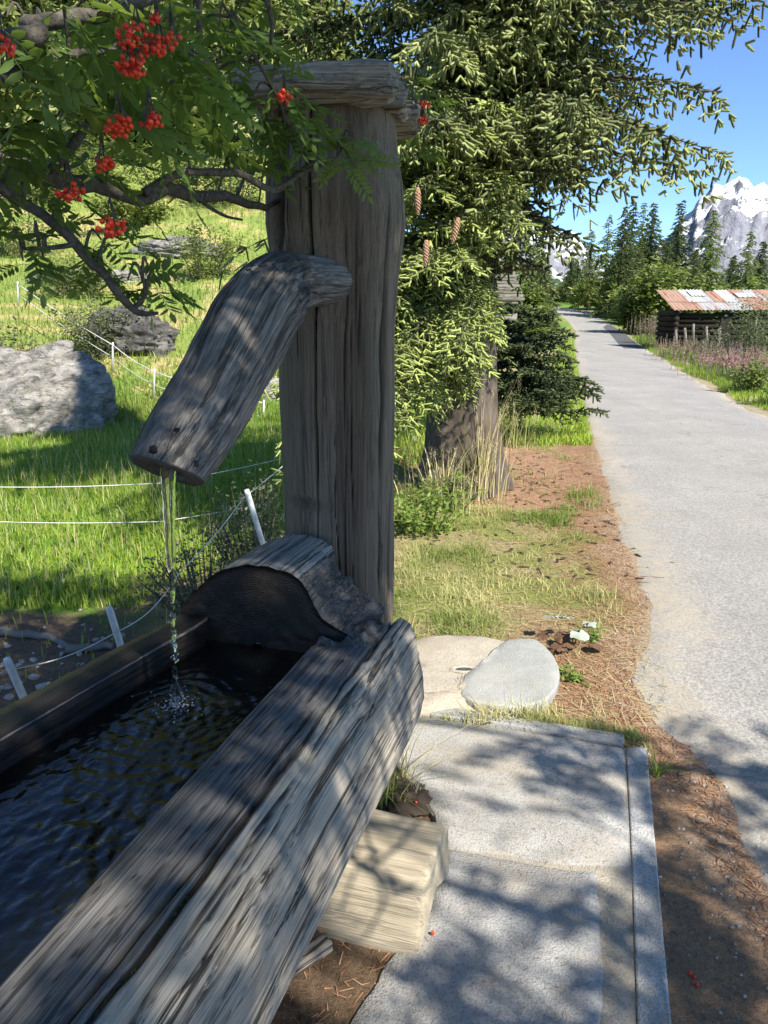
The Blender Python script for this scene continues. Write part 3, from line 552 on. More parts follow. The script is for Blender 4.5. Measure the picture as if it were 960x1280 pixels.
v, f = cat(db); tag(ob('droplets', mesh('droplets', v, [np.vstack(f)], jm.m), stream), kind='stuff')
# ------------------------------------------------------------------ support log, stones, bits on the ground
lg = empty('support_log', (.07, 1.80, 0), 'short pale hewn log under the trough, its sawn end towards the slab', 'log', None, -AX)
prof = [(-.175, .0), (-.176, .02), (-.172, .05), (-.15, .11), (-.118, .172), (-.112, .180), (-.10, .186), (-.03, .203), (.07, .20), (.125, .188), (.135, .18), (.148, .10), (.15, .0)]
p2, pt_ = dens(prof, 90); xs = np.linspace(-.62, .075, 60); XX, TT = np.meshgrid(xs, pt_, indexing='ij')
en = np.interp(XX, [.05, .072, .075], [1, .985, .965]); dd_ = .004*fbm(XX*4, TT*10, 0, 3, 200); cr = np.zeros_like(XX)
for k in range(3):
    c = .05+.5*random.random(); g = np.exp(-((TT-c-.01*fbm(XX*5, XX*0+k, 0, 2, 210+k))/.003)**2)*sstep(-.1, .4, fbm(XX*4, XX*0+k, 0, 2, 230+k)); dd_ -= .003*g; cr = np.maximum(cr, g)
ctr = np.array([0, .08]); yv = ctr[0]+(p2[None, :, 0]-ctr[0])*(en+dd_*8); zv = ctr[1]+(p2[None, :, 1]-ctr[1])*(en+dd_*8)
V = np.stack([XX+.02*(TT-.25)*sstep(-.1, .07, XX), yv, np.maximum(zv, -.01)], -1).reshape(-1, 3); m = len(V); l = 59*90+np.arange(89)
V = np.vstack([V, [[.078, 0, .08]]]); Fl = [grid(90, 60)[:, ::-1], np.stack([l, l+1, np.full(89, m)], -1)[:, ::-1]]
ob('hewn_log', mesh('hewn_log', V, Fl, WOOD_NEW, attrs={'wc': V[:, [1, 2, 0]], 'crack': np.r_[cr.ravel(), 0]}), lg)
def rock(name, c, size, seed, mat, rot=0, am=.35, sub=4, flat=None, parent=None):
    v, f = ico(sub); s = np.asarray(size, float)
    w = 1+am*fbm(v[:, 0]*1.3+seed, v[:, 1]*1.3, v[:, 2]*1.3, 5, seed); r1 = 1-np.abs(fbm(v[:, 0]*2.2, v[:, 1]*2.2+seed, v[:, 2]*4, 3, seed+7)); w = w+am*.45*r1; v3 = np.abs(vnoise(v[:, 0]*3.1+seed*1.7, v[:, 1]*3.1, v[:, 2]*6.5, seed+9)); w = w-am*.22*sstep(.12, .0, v3); w = w+am*.3*(np.floor(3*fbm(v[:, 0]*1.6, v[:, 1]*1.6+seed, v[:, 2]*2.2, 2, seed+11))/3)*.5
    v = v*w[:, None]*s
    if flat is not None: v[:, 2] = np.where(v[:, 2] > flat, flat+(v[:, 2]-flat)*.08, v[:, 2])
    return ob(name, mesh(name, v, f, mat, smooth=sub > 3), parent, tuple(c), (0, 0, rot))
# two flat stones beyond the slab, built as bevelled outlines
def flatstone(name, poly, z1, mat, label, seed, hole=None):
    poly = np.asarray([PZ(*p)[:2] for p in poly]); c = poly.mean(0); cl = np.vstack([poly, poly[:1]]); P = spline(np.c_[np.vstack([poly[-2:], cl, poly[1:3]]), np.zeros(len(poly)+5)], 400)[:, :2]
    a = np.arctan2(P[:, 1]-c[1], P[:, 0]-c[0]); r = np.hypot(P[:, 0]-c[0], P[:, 1]-c[1]); an_ = np.linspace(-np.pi, np.pi, 120, endpoint=False); o = np.argsort(a); R = np.interp(an_, a[o], r[o], period=2*np.pi)
    V = []; rings = [(.97, -.05), (1.0, z1*.5), (1.0, z1-.014), (.988, z1-.004), (.95, z1), (.75, z1+.003), (.6, z1+.004), (.45, z1+.004), (.3, z1+.003), (.15, z1+.002)]
    for f, z in rings:
        x = c[0]+np.cos(an_)*R*f; y = c[1]+np.sin(an_)*R*f; z = z+.006*fbm(x*6, y*6, 0, 4, seed)*(f < .97)+.012*fbm(x*14, y*14, z*9, 3, seed+3)*(.96 < f < 1.01)*.6
        if hole is not None:
            h = PZ(*hole, z1)[:2]; e_ = ((x-h[0])/.050)**2+((y-h[1])/.018)**2; z = z-.03*sstep(1.5, .5, e_)
        V.append(np.stack([x-c[0], y-c[1], z*np.ones_like(x)], 1))
    V = np.vstack(V+[np.array([[0, 0, z1]])]); j = np.arange(120); k = (j+1) % 120
    F = [np.vstack([np.stack([q*120+j, q*120+k, q*120+120+k, q*120+120+j], -1) for q in range(len(rings)-1)]), np.stack([1080+j, 1080+k, np.full(120, 1200)], -1)]
    return tag(ob(name, mesh(name, V, F, mat), None, (c[0], c[1], 0)), label, 'stone')
s1 = flatstone('flat_stone', [(500, 872), (490, 835), (512, 812), (560, 803), (625, 808), (655, 830), (650, 865), (610, 886), (560, 884)], .042, STONE_A, 'flat beige stone with a small slot, half behind the trough end', 250)
hp = PZ(580, 838, .042); slot = empty  # the slot: a shallow lipped recess
a_ = np.linspace(0, 2*np.pi, 20, endpoint=False); lv = []; 
for rr_, zz in ((1.35, .0455), (1.15, .054), (1.0, .052), (.8, .0475)): lv.append(np.stack([hp[0]-s1.location[0]+.05*rr_*np.cos(a_), hp[1]-s1.location[1]+.024*rr_*np.sin(a_), np.full(20, zz)], 1))
jj = np.arange(20); kk = (jj+1) % 20
ob('slot_rim', mesh('slot_rim', np.vstack(lv), np.vstack([np.stack([q_*20+jj, q_*20+kk, q_*20+20+kk, q_*20+20+jj], -1) for q_ in range(3)]), STONE_A), s1)
ob('slot_hollow', mesh('slot_hollow', np.vstack([lv[3], [[hp[0]-s1.location[0], hp[1]-s1.location[1], .0465]]]), np.stack([jj, kk, np.full(20, 20)], -1), DROCK), s1)
flatstone('round_stone', [(632, 812), (604, 836), (576, 862), (578, 884), (612, 893), (650, 896), (684, 885), (699, 857), (691, 830), (668, 811)], .052, STONE_B, 'round grey green stone disc lapping over the beige stone', 260)
rock('loose_stone', PZ(548, 886), (.16, .07, .05), 5, STONE_A, .2, .3, 3); o = bpy.data.objects['loose_stone']; tag(o, 'low rough stone wedged between trough end and slab edge', 'stone')
# splintered batten under the trough
b0, b1 = PZ(255, 1290, .02), PZ(412, 1178, .02)
bt_ = empty('wood_splinter', (b0+b1)/2, 'split pale wood batten lying in the dirt under the trough', 'batten', None, math.atan2(*(b1-b0)[:2][::-1]))
L = np.linalg.norm(b1-b0); board(-L/2, L/2, -.020, .020, -.006, .02, 330, bt_, WOOD_OUT, 'batten', .004, .012)
def cone_mesh(L=.12, R=.018):
    parts = [tube(np.stack([np.zeros(8), np.zeros(8), np.linspace(0, L, 8)], 1), R*np.array([.45, .75, .85, .85, .8, .7, .5, .15]), 8)]
    for k in range(90):
        t = (k+.5)/90; a = k*2.39996; r = R*np.interp(t, [0, .15, .5, .8, 1], [.6, .95, 1, .75, .25]); d = np.array([math.cos(a), math.sin(a), 0]); s = np.array([-math.sin(a), math.cos(a), 0]); p = d*r*.75+np.array([0, 0, L*t]); w = .0075*np.interp(t, [0, .2, .8, 1], [.8, 1, .8, .4])
        tip = d*r*1.12+np.array([0, 0, L*t+.013]); parts.append((np.array([p-s*w, p+s*w, tip+s*w*.5, tip-s*w*.5]), np.array([[0, 1, 2, 3]])))
    return mesh('cone', *cat(parts), CONE)
CM = cone_mesh()
for (px, py, rz, lab) in ((372, 1176, 2.2, 'reddish spruce cone lying beside the pale support log'), (340, 1283, .5, 'spruce cone half out of frame in the dirt at the bottom edge')):
    p = PZ(px, py, .018); tag(ob('spruce_cone', CM, None, tuple(p), (math.pi/2, 0, rz)), lab, 'cone', 'fallen spruce cones')
# pebbles, litter, needles
def scatter(name, pts, smin, smax, mat, label, cat_, seed, z=0.0, fl=.6):
    iv0, if0 = ico(0); P = []
    for k, (x, y) in enumerate(pts):
        s = smin+(smax-smin)*random.random()**2; v = iv0*(1+.25*RNG.standard_normal((12, 1)))*np.array([s*(.7+.6*random.random()), s, s*fl]); a = random.random()*6.28
        v = v@np.array([[math.cos(a), -math.sin(a), 0], [math.sin(a), math.cos(a), 0], [0, 0, 1]]); P.append((v+np.array([x, y, float(gz(x, y))+z+s*.2]), if0))
    v, f = cat(P); return tag(ob(name, mesh(name, v, [np.vstack(f)], mat, smooth=False)), label, cat_, kind='stuff')
pts = [(random.uniform(.0, .5), random.uniform(1.2, 2.6)) for _ in range(60)]+[(roadL(y)-.35*random.random()**2+.08, y) for y in RNG.uniform(1, 6, 500)]+[(random.uniform(.9, 1.5), random.uniform(1.2, 2.8)) for _ in range(500)]
scatter('gravel', pts, .002, .007, PEB, 'fine grey gravel scattered along the asphalt edge', 'gravel', 1)
pts = [(random.gauss(-2.1, .7), random.gauss(4.0, .6)) for _ in range(170)]
scatter('field_pebbles', pts, .008, .034, PEB, 'pale pebbles strewn over the bare soil of the meadow', 'pebbles', 2)
# needle litter: many thin brown slivers and small twigs
def slivers(name, n, fn, mat, label, lmin, lmax, w, lift=.004):
    P = np.array([fn() for _ in range(n)]); z = gz(P[:, 0], P[:, 1])+lift; a = RNG.uniform(0, 6.283, n); l = RNG.uniform(lmin, lmax, n)/2; t = RNG.uniform(-.15, .25, n)
    d = np.stack([np.cos(a)*l, np.sin(a)*l, t*l], 1); s = np.stack([-np.sin(a), np.cos(a), 0*a], 1)*w; c = np.c_[P, z]
    V = np.stack([c-d-s, c-d+s, c+d+s*.5, c+d-s*.5], 1).reshape(-1, 3)
    return tag(ob(name, mesh(name, V, np.arange(4*n).reshape(-1, 4), mat, smooth=False, attrs={'tint': np.repeat(RNG.random(n), 4)})), label, 'litter', kind='stuff')
LIT = leafmat('brown_litter', (.16, .07, .035), (.46, .26, .14), trans=.05, rough=.8)
def edge_pt():
    while True:
        y = 1.1+8.5*random.random()**1.4; x = roadL(y)-abs(random.gauss(0, .38))+.03
        if not (.0 < x < 1.0 and y < 2.75): return (x, y)
slivers('needle_litter', 9000, edge_pt, LIT, 'red brown spruce needle litter along the road edge', .02, .06, .002)
slivers('bark_litter', 260, lambda: (random.gauss(1.15, .5), random.uniform(4.5, 8.8)), M('dark_bark_bits', .9).col((.05, .03, .022)).m, 'dark bark bits and old cone scraps in the needle litter', .03, .10, .012, .008)
slivers('twig_litter', 420, lambda: (random.gauss(1.0, .8), random.gauss(7.8, 1.5)), LIT, 'dead twigs and bark flakes under the big spruce', .05, .28, .006, .01)
slivers('trough_litter', 900, lambda: (random.gauss(.05, .22), random.gauss(1.6, .4)), LIT, 'small brown litter in the dirt under the trough', .01, .04, .0016)
slivers('dry_straw', 1600, lambda: (random.uniform(-.1, 1.3), 2.8+random.random()**1.3*4), DRY, 'dry straw lying over the verge by the flat stones', .05, .16, .0016, .012)
slivers('slab_litter', 160, lambda: tuple(PZ(random.uniform(520, 780), random.uniform(920, 1280), .02)[:2]), LIT, 'tiny needles lying on the grey slab', .008, .025, .001, .024)
rb = []
for (px, py) in ((868, 1221), (871, 1231), (541, 1166), (520, 1003), (862, 1217)):
    rb.append((iv*.0055+PZ(px, py, .026 if px < 800 else .006), if_))
for k, (v, f) in enumerate(rb):
    c = v.mean(0); tag(ob('fallen_berry', mesh('fallen_berry', v-c, f, BERRY), None, tuple(c)), ['red berry on the gravel right of the slab, middle of three', 'red berry on the gravel right of the slab, lowest of three', 'red berry on the grey slab near the log end', 'red berry in the grass tuft at the trough foot', 'red berry on the gravel right of the slab, topmost of three'][k], 'berry', 'fallen rowan berries')
# meadow roots / sticks
for pts_, lab in (([(-20, 778), (30, 779), (60, 783), (82, 792)], 'bleached bare stick lying on the dark soil at the left edge'), ([(78, 800), (100, 797), (130, 793), (140, 796)], 'short pale stick on the soil behind the leaning white stake')):
    P = spline([PZ(x, y, -.33) for x, y in pts_], 24); P[:, 2] = gz(P[:, 0], P[:, 1])+.03; P += .02*np.stack([fbm(P[:, 0]*6, P[:, 1]*6, q, 3, 340+q) for q in range(3)], 1)
    tag(ob('bare_stick', mesh('bare_stick', *tube(P-P[0], np.linspace(.032, .018, 24), 7), WOOD_CAP, attrs={'wc': np.zeros((24*7+2, 3)), 'crack': np.zeros(24*7+2)}), None, tuple(P[0])), lab, 'stick')

# ------------------------------------------------------------------ grass
def blades(name, n, fn, hmin, hmax, w, mat, label, lean=.35, tint=None, cat_='grass', z0=-.01, seg=2):
    P = np.array([fn() for _ in range(n)]); P = P[~np.isnan(P[:, 0])]; n = len(P); z = gz(P[:, 0], P[:, 1])+z0; a = RNG.uniform(0, 6.283, n); h = RNG.uniform(hmin, hmax, n)*(P[:, 2] if P.shape[1] > 2 else 1); ln = np.abs(RNG.normal(0, lean, n))
    d = np.stack([np.cos(a), np.sin(a)], 1); sa2 = a+np.pi/2+RNG.normal(0, .6, n); s = np.stack([np.cos(sa2), np.sin(sa2)], 1); V = []
    for q in range(seg+1):
        t = q/seg; xy = P[:, :2]+d*(ln*h*t**1.8)[:, None]; zz = z+h*t*(1-.25*ln*t); ww = w*(1-t**1.5)*(RNG.random(n)*.4+.8)+.0004
        V += [np.c_[xy-s*ww[:, None], zz], np.c_[xy+s*ww[:, None], zz]]
    V = np.stack(V, 1).reshape(-1, 3); b = np.arange(n)[:, None]*(2*seg+2); F = np.vstack([b+np.array([[2*q, 2*q+1, 2*q+3, 2*q+2]]) for q in range(seg)])
    tv = np.clip((RNG.random(n) if tint is None else tint(P))+RNG.normal(0, .08, n), 0, 1)
    return tag(ob(name, mesh(name, V, F, mat, attrs={'tint': np.repeat(tv, 2*seg+2)})), label, cat_, kind='stuff')
def meadow_pt():
    for _ in range(40):
        y = 3.2+13*random.random()**1.1; x = -.75-random.random()*(.42*y+.8)
        s = ((x+2.2)/1.45)**2+((y-4.0)/1.1)**2-1; s2 = ((x+1.1)/.7)**2+((y-5.2)/.8)**2-1
        k = float(vnoise(x*1.2, y*1.2, 0, 401))
        if (s > 0 and s2 > -.2) or random.random() < .04: return (x, y, .55+.5*max(0, k)+.03*y)
    return (x, y, .3)
blades('meadow_grass', 40000, meadow_pt, .06, .17, .0050, GRASS, 'bright green meadow grass beyond the electric fence', .45, lambda P: .5+.35*vnoise(P[:, 0]*.9, P[:, 1]*.9, 0, 402))
blades('meadow_weeds', 9000, meadow_pt, .05, .15, .014, HERB, 'broad leaved weeds mixed into the bright meadow', .9)
blades('meadow_straw', 2600, meadow_pt, .15, .34, .003, DRY, 'thin dry stalks standing in the meadow grass', .35)
def verge_pt():
    for _ in range(60):
        y = 2.75+7.5*random.random()**1.25; x = random.uniform(-.9, roadL(y)-.05); e = roadL(y)-x
        k = float(fbm(x*2.2, y*2.2, 0, 3, 403)); dens_ = float(sstep(.25, .75, e+.35*k))*(.25+.75*float(sstep(-.25, .3, k)))
        if ((x-1.0)/1.0)**2+((y-8.2)/1.9)**2 < 1: dens_ *= .06
        q1, q2 = (x-.42)**2/.17+(y-3.17)**2/.14, 0
        if q1 < 1: dens_ = 0
        if random.random() < dens_: return (x, y, .55+1.3*max(0, k)**1.3)
    return (np.nan, np.nan, 0)
blades('verge_grass', 31000, verge_pt, .03, .11, .0022, VGRASS, 'short yellow green grass on the verge between post and road', .8, lambda P: .45+.55*fbm(P[:, 0]*2.4, P[:, 1]*2.4, 0, 3, 404))
blades('verge_herbs', 3500, verge_pt, .02, .055, .0065, HERB, 'small broad leaved herbs mixed into the verge grass', 1.1)
blades('slab_edge_grass', 1500, lambda: ((lambda t: (PZ(640+165*t, 903+26*t+random.gauss(-3, 5))[0], PZ(640+165*t, 903+26*t+random.gauss(-3, 5))[1], 1))(random.random())), .02, .06, .0016, VGRASS, 'tufts of grass along the far edge of the slab', .8, lambda P: .3+.3*RNG.random(len(P)))
blades('shade_grass', 9000, lambda: (lambda y: (random.uniform(-1.6, .75)+.04*(y-8), y, 1))(random.uniform(7.6, 19)), .08, .28, .008, GRASS, 'meadow grass behind the big spruce trunk', .5)
def far_left_pt():
    y = 9.5+28*random.random()**1.3; L = float(roadL(y)); return (L-.02-random.random()**1.6*(.9+.06*y), y, .6+.02*y)
blades('road_edge_grass', 14000, far_left_pt, .06, .20, .008, GRASS, 'green grass strip along the left road edge', .5, lambda P: .6+.4*RNG.random(len(P)))
blades('dry_edge_grass', 5000, lambda: (lambda y: (float(roadL(y))-.75-random.random()*.9, y, 1))(12+16*random.random()), .35, .8, .009, DRY, 'tall straw coloured grass left of the road beside the dark shrub', .3)
def right_pt():
    y = 9+34*random.random()**1.2; R = float(roadR(y)); e = random.random()**1.4*(1.6+.12*y); k = float(vnoise(y*.9, e*1.5, 0, 405))
    return (R+.12+.12*k+e, y, (.5+.5*min(1, e))*(.6+.02*y))
blades('right_verge_grass', 26000, right_pt, .10, .30, .0085, GRASS, 'green grass verge along the right side of the road', .5, lambda P: .5+.4*vnoise(P[:, 0]*.8, P[:, 1]*.8, 0, 406))
def hill_pt():
    y = 14.5+38*random.random()**1.3; return (-y*random.uniform(-.02, .6), y, .6+.02*y)
HGRASS = leafmat('hill_blade', (.12, .20, .03), (.35, .36, .10), trans=.35)
blades('hillside_grass', 23000, hill_pt, .12, .35, .016, HGRASS, 'yellow green rough pasture on the hillside', .5, lambda P: .45+.5*fbm(P[:, 0]*.35, P[:, 1]*.35, 0, 3, 407))
# tufts and tall grass as plants
def tuft(name, c, n, hmin, hmax, spread, lean, w, mat, label, cat_='grass tuft', group=None, seed_heads=0):
    P = []; tv = []
    for k in range(n):
        a = random.random()*6.283; r = abs(random.gauss(0, spread)); h = random.uniform(hmin, hmax); l = abs(random.gauss(0, lean)); a2 = a+random.gauss(0, .7); b = np.array([math.cos(a)*r, math.sin(a)*r, 0])
        d = np.array([math.cos(a2), math.sin(a2), 0]); s = np.array([-math.sin(a2), math.cos(a2), 0]); v = []
        for q in range(6):
            t = q/5; p = b+d*l*h*t**2+np.array([0, 0, h*t*(1-.3*l*t)]); ww = w*(1-t**2)+.0004; v += [p-s*ww, p+s*ww]
        P.append((np.array(v), np.array([[2*q, 2*q+1, 2*q+3, 2*q+2] for q in range(5)]))); tv += [random.random()]*12
        if k < seed_heads:
            for e in range(14):
                q0 = p+np.array([random.gauss(0, .006), random.gauss(0, .006), -.14*h*e/14]); d0 = np.array([random.gauss(0, .006), random.gauss(0, .006), .010]); P.append((np.array([q0-s*.002, q0+s*.002, q0+d0*1.6]), np.array([[0, 1, 2]]))); tv += [.8]*3
    v, f = cat(P); o = tag(ob(name, mesh(name, v, f, mat, attrs={'tint': np.array(tv)}), None, tuple(c)), label, cat_, group); return o
tuft('grass_tuft', PZ(478, 1005), 90, .08, .26, .03, .6, .0022, VGRASS, 'tuft of long thin grass under the trough end beside the log')
tuft('grass_tuft', PZ(505, 985), 26, .10, .42, .025, .8, .0012, DRY, 'few dry grass stalks leaning over the slab corner by the trough', seed_heads=5)
tuft('grass_tuft', PZ(822, 968), 26, .04, .10, .02, 1., .002, GRASS, 'small green grass tuft right of the kerb stone corner')
tuft('tall_grass', PZ(602, 622), 70, .5, 1.2, .13, .34, .0045, DRY, 'tall straw yellow grass standing in front of the spruce trunk', seed_heads=60)
tuft('tall_grass', PZ(555, 636), 100, .3, .7, .24, .5, .004, DRY, 'dry pale grass tuft nearest the log post by the trunk foot', seed_heads=40)
tuft('tall_grass', PZ(640, 560), 60, .3, .7, .2, .3, .005, VGRASS, 'green yellow grass tuft at the right foot of the spruce trunk')
# herbs: leafy plants
def leafy(name, c, r, h, n, ls, mat, label, cat_='plant', group=None, stems=10, dark=None, parent=None, seed=0, asp=.5, stem_mat=None, fn=None):
    root = empty(name, c, label, cat_, group); P = []; tv = []
    SP = []
    for k in range(stems):
        a = random.random()*6.283; rr2 = r*random.random()**.5; t1 = np.array([math.cos(a)*rr2, math.sin(a)*rr2, h*(1-.45*(rr2/r)**2)*random.uniform(.75, 1)]); b = np.array([math.cos(a)*rr2*.35, math.sin(a)*rr2*.35, 0]); SP.append((b, t1))
    for k in range(n):
        b, t1 = random.choice(SP); t = random.random()**.7; p = b+(t1-b)*t+np.array([random.gauss(0, r*.13), random.gauss(0, r*.13), random.gauss(0, h*.07)]); p[2] = max(p[2], .01)
        a = random.random()*6.283; d = unit(np.array([math.cos(a), math.sin(a), random.gauss(.0, .45)])); s = unit(np.cross(d, [0, 0, 1.])+np.array([0, 0, random.gauss(0, .35)])); l = ls*random.uniform(.6, 1.25); u = np.cross(s, d)*l*.12
        P.append((np.array([p, p+d*l*.4+s*l*asp*.5-u, p+d*l, p+d*l*.4-s*l*asp*.5-u, p+d*l*.45]), np.array([[0, 1, 4], [1, 2, 4], [2, 3, 4], [3, 0, 4]]) if ls < .09 else np.array([[0, 1, 2], [0, 2, 3]]))); tv += [min(1, max(0, random.random()))]*5
    v, f = cat(P); tag(ob('leaves', mesh('leaves', v, [np.vstack(f)], mat, smooth=False, attrs={'tint': np.array(tv)}), root), kind='stuff')
    sp = [tube(np.array([b-[0, 0, .03], (b+t1)/2+[0, 0, .03*h], t1]), [r*.012+.002, r*.01+.0015, .0015], 5, False) for b, t1 in SP]; v, f = cat(sp)
    tag(ob('stems', mesh('stems', v, f, stem_mat or RBARK, attrs={'tint': np.full(len(v), .3)}), root), kind='stuff'); return root
leafy('nettle_plant', PZ(530, 668), .34, .42, 700, .055, HERB, 'bright leafy nettle clump between the post and the tall grass', stems=26, stem_mat=HERB)
leafy('nettle_plant', PZ(560, 640), .30, .38, 450, .05, HERB, 'leafy green herb clump at the foot of the dry grass', stems=20, stem_mat=HERB)
leafy('weed_plant', PZ(715, 848), .09, .05, 90, .032, HERB, 'small bright green weed in front of the silvery plant', stems=10, stem_mat=HERB)
leafy('weed_plant', PZ(742, 800), .08, .07, 60, .035, HERB, 'little green weed right beside the silvery plant', stems=8, stem_mat=HERB)
leafy('weed_plant', PZ(690, 548), .12, .06, 60, .04, HERB, 'low green weed in the needle litter below the dark shrub', stems=8, stem_mat=HERB)
leafy('weed_plant', PZ(712, 637), .10, .05, 60, .035, HERB, 'low green weed in the reddish needle litter by the asphalt', stems=8, stem_mat=HERB)
leafy('shrub', PZ(625, 560)+np.array([0, .3, 0]), .42, .6, 900, .05, HERB, 'light green bush at the foot of the spruce, under the dark shrub', stems=18)
# silvery rosette with big lobed leaves
sr = empty('silver_plant', PZ(712, 808), 'silvery leaved rosette plant with brown withered leaves by the stones', 'plant')
def lobed(L, mat, seed):
    n = 26; a = np.linspace(-2.6, 2.6, n); r = L*.5*(1+.12*np.cos(a*5)+.08*RNG.standard_normal(n))*(1-.25*np.abs(a)/2.6); V = np.c_[L*.35+r*np.cos(a), r*np.sin(a), .12*r*np.cos(3*a)+.02*L*RNG.standard_normal(n)]
    V = np.vstack([[0, 0, 0], [L*.35, 0, .1*L], V]); F = [np.array([[1, 2+k, 3+k] for k in range(n-1)]+[[0, 1, 2], [0, n+1, 1]])]; return mesh('lobed_leaf', V, F, mat, attrs={'tint': RNG.random(len(V))})
WITHER = leafmat('withered_leaf', (.06, .035, .025), (.20, .11, .06), trans=.1)
for k, (dx, dy, z, L, a, mt) in enumerate([(0, .05, .10, .085, 1.5, SILVER), (.02, -.02, .075, .10, -1.4, SILVER), (-.06, .03, .11, .08, 2.4, SILVER), (.07, .02, .08, .075, .4, SILVER), (.09, .05, .07, .06, .9, SILVER), (-.10, 0, .05, .08, 3.4, WITHER), (.0, -.03, .03, .09, -2.3, WITHER), (.08, -.05, .03, .09, -.6, WITHER), (-.06, -.05, .03, .08, -1.9, WITHER), (.12, -.01, .03, .06, 0., WITHER), (-.1, -.08, .02, .07, -2.6, WITHER), (.03, .09, .06, .07, 1.1, WITHER), (-.02, .02, .05, .09, 4, WITHER)]):
    o = ob('leaf', lobed(L*1.1, mt, k), sr, (dx, dy, z*1.3), (random.gauss(0, .2), random.gauss(.25, .2), a))
v, f = cat([tube(np.array([[dx*.2, dy*.2, -.01], [dx*.6, dy*.6, .05], [dx, dy, z]]), [.004, .003, .002], 5) for dx, dy, z in ((0, .05, .10), (.02, -.02, .075), (-.06, .03, .11), (.07, .02, .08))]); ob('stems', mesh('stems', v, f, WITHER, attrs={'tint': RNG.random(len(v))}), sr)
o = ob('dead_leaf', lobed(.09, leafmat('orange_leaf', (.45, .22, .10), (.6, .34, .18)), 3), None, tuple(PZ(690, 835, .015)), (.2, .1, 1.2)); tag(o, 'curled orange brown dead leaf on the ground by the round stone', 'leaf')
# dark crumbly clump at the slab corner
rock('soil_clod', PZ(508, 1000), (.09, .07, .05), 9, M('dark_soil', .95).col((.05, .038, .028)).m, .4, .5, 4); tag(bpy.data.objects['soil_clod'], 'dark crumbly clod of soil by the trough foot and slab corner', 'soil clod')

# ------------------------------------------------------------------ boulders and hillside bushes
def gp(px, py, Y):
    p = P3(px, py, Y); p[2] = float(gz(p[0], p[1])); return p
def boulder(px, py, Y, size, seed, mat, label, rot=0, am=.3):
    p = gp(px, py, Y); o = rock('boulder', p, size, seed, mat, rot, am, 5); return tag(o, label, 'boulder')
boulder(-8, 508, 13.6, (1.55, 1.3, 1.42), 21, ROCK, 'large pale grey boulder at the left edge of the meadow', .2, .28)
boulder(165, 430, 20, (1.2, .85, .8), 33, DROCK, 'dark boulder half hidden by a bush on the hillside', -.35, .35)
boulder(185, 497, 13.8, (.22, .15, .09), 4, ROCK, 'small flat pale stone in the sunny grass below the dark boulder', .3)
boulder(225, 375, 30, (1.7, .8, .42), 41, ROCK, 'low grey rock outcrop on the slope above the dark boulder', -.3)
boulder(110, 380, 26, (1.6, .8, .3), 47, ROCK, 'low rock slab in the dry grass by the upper wire', .2)
boulder(345, 395, 17, (.8, .5, .3), 51, ROCK, 'small pale rock peeping out left of the post behind the spout', .2)
def bush(px, py, Y, w, h, n, ls, mat, label, group=None, stems=16, asp=.55): return leafy('bush', gp(px, py, Y), w, h, n, ls, mat, label, 'bush', group, stems, asp=asp)
bush(5, 420, 15.5, 1.15, 1.75, 3200, .10, DRYBUSH, 'grey green bush on top of the pale boulder at the left edge')
bush(125, 410, 19, 1.2, 1.6, 2600, .10, DRYBUSH, 'airy grey green bush beside the dark boulder')
bush(95, 330, 24, 1.2, 1.4, 1600, .12, BROAD, 'yellow green bush high on the slope left of the wire')
bush(250, 330, 27, 1.6, 1.9, 2200, .13, BROAD, 'broad yellow green bush under the rowan bough beside the spout')
bush(30, 300, 30, 1.8, 1.8, 2000, .14, BROAD, 'yellow green bush far up the slope at the left edge')
bush(255, 715, 4.6, .42, .62, 1500, .035, DRYBUSH, 'wiry grey green bush behind the falling water jet', stems=40)
bush(320, 700, 4.9, .40, .80, 1500, .035, DRYBUSH, 'wiry bush with yellow leaves round the leaning fence stake by the post', stems=40)
# ------------------------------------------------------------------ electric fences
def stake(parent, base, topp, w=.022):
    v, f = tube(np.array([base, base+(topp-base)*.97, topp]), [w*.5, w*.5, w*.42], 6); return ob('stake', mesh('stake', v-np.array(parent.location), f, WHITE), parent)
def wire(parent, A, B, sag=.03, r=.0028):
    t = np.linspace(0, 1, 14)[:, None]; P = A+(B-A)*t; P[:, 2] -= sag*np.sin(np.pi*t[:, 0]); v, f = tube(P-np.array(parent.location), r, 5); return ob('cord', mesh('cord', v, f, STRING), parent)
A1, A2, A3 = P3(8, 823, 2.75), P3(136, 759, 3.3), P3(308, 612, 4.3)
fn_ = empty('electric_fence', gp(136, 800, 3.3), 'nearest electric fence of three leaning white stakes just behind the trough', 'fence')
for Tp, dx in ((A1, .10), (A2, .06), (A3, .10)): b = Tp+np.array([dx, .05, 0]); b[2] = float(gz(b[0], b[1]))-.05; b[:2] = Tp[:2]+(b[:2]-Tp[:2])*1.6; stake(fn_, b, Tp, .034)
W1, W2, W3, W4 = P3(-60, 862, 2.5), P3(8, 838, 2.75), P3(146, 790, 3.3), P3(305, 622, 4.3)
wire(fn_, W1, W2, .01); wire(fn_, W2, W3, .03); wire(fn_, W3, P3(225, 715, 3.8), .05); wire(fn_, P3(225, 715, 3.8), W4, .02); wire(fn_, W4, P3(420, 520, 5.4), .02)
f2 = empty('electric_fence', gp(200, 610, 8), 'two white cords strung across the bright meadow behind the water jet', 'fence')
for y0, y1, x0 in ((612, 574, -60), (660, 628, -60)): wire(f2, P3(x0, y0-(4 if y0 < 650 else 10), 6.5), P3(200, y0-8, 6.9), .02, .004); wire(f2, P3(200, y0-8, 6.9), P3(430, y1-22, 7.6), .03, .004)
b = gp(440, 600, 7.65); stake(f2, b, P3(432, 545, 7.62), .03)
f3 = empty('electric_fence', gp(165, 440, 16), 'far electric fence with small white stakes climbing the hillside', 'fence')
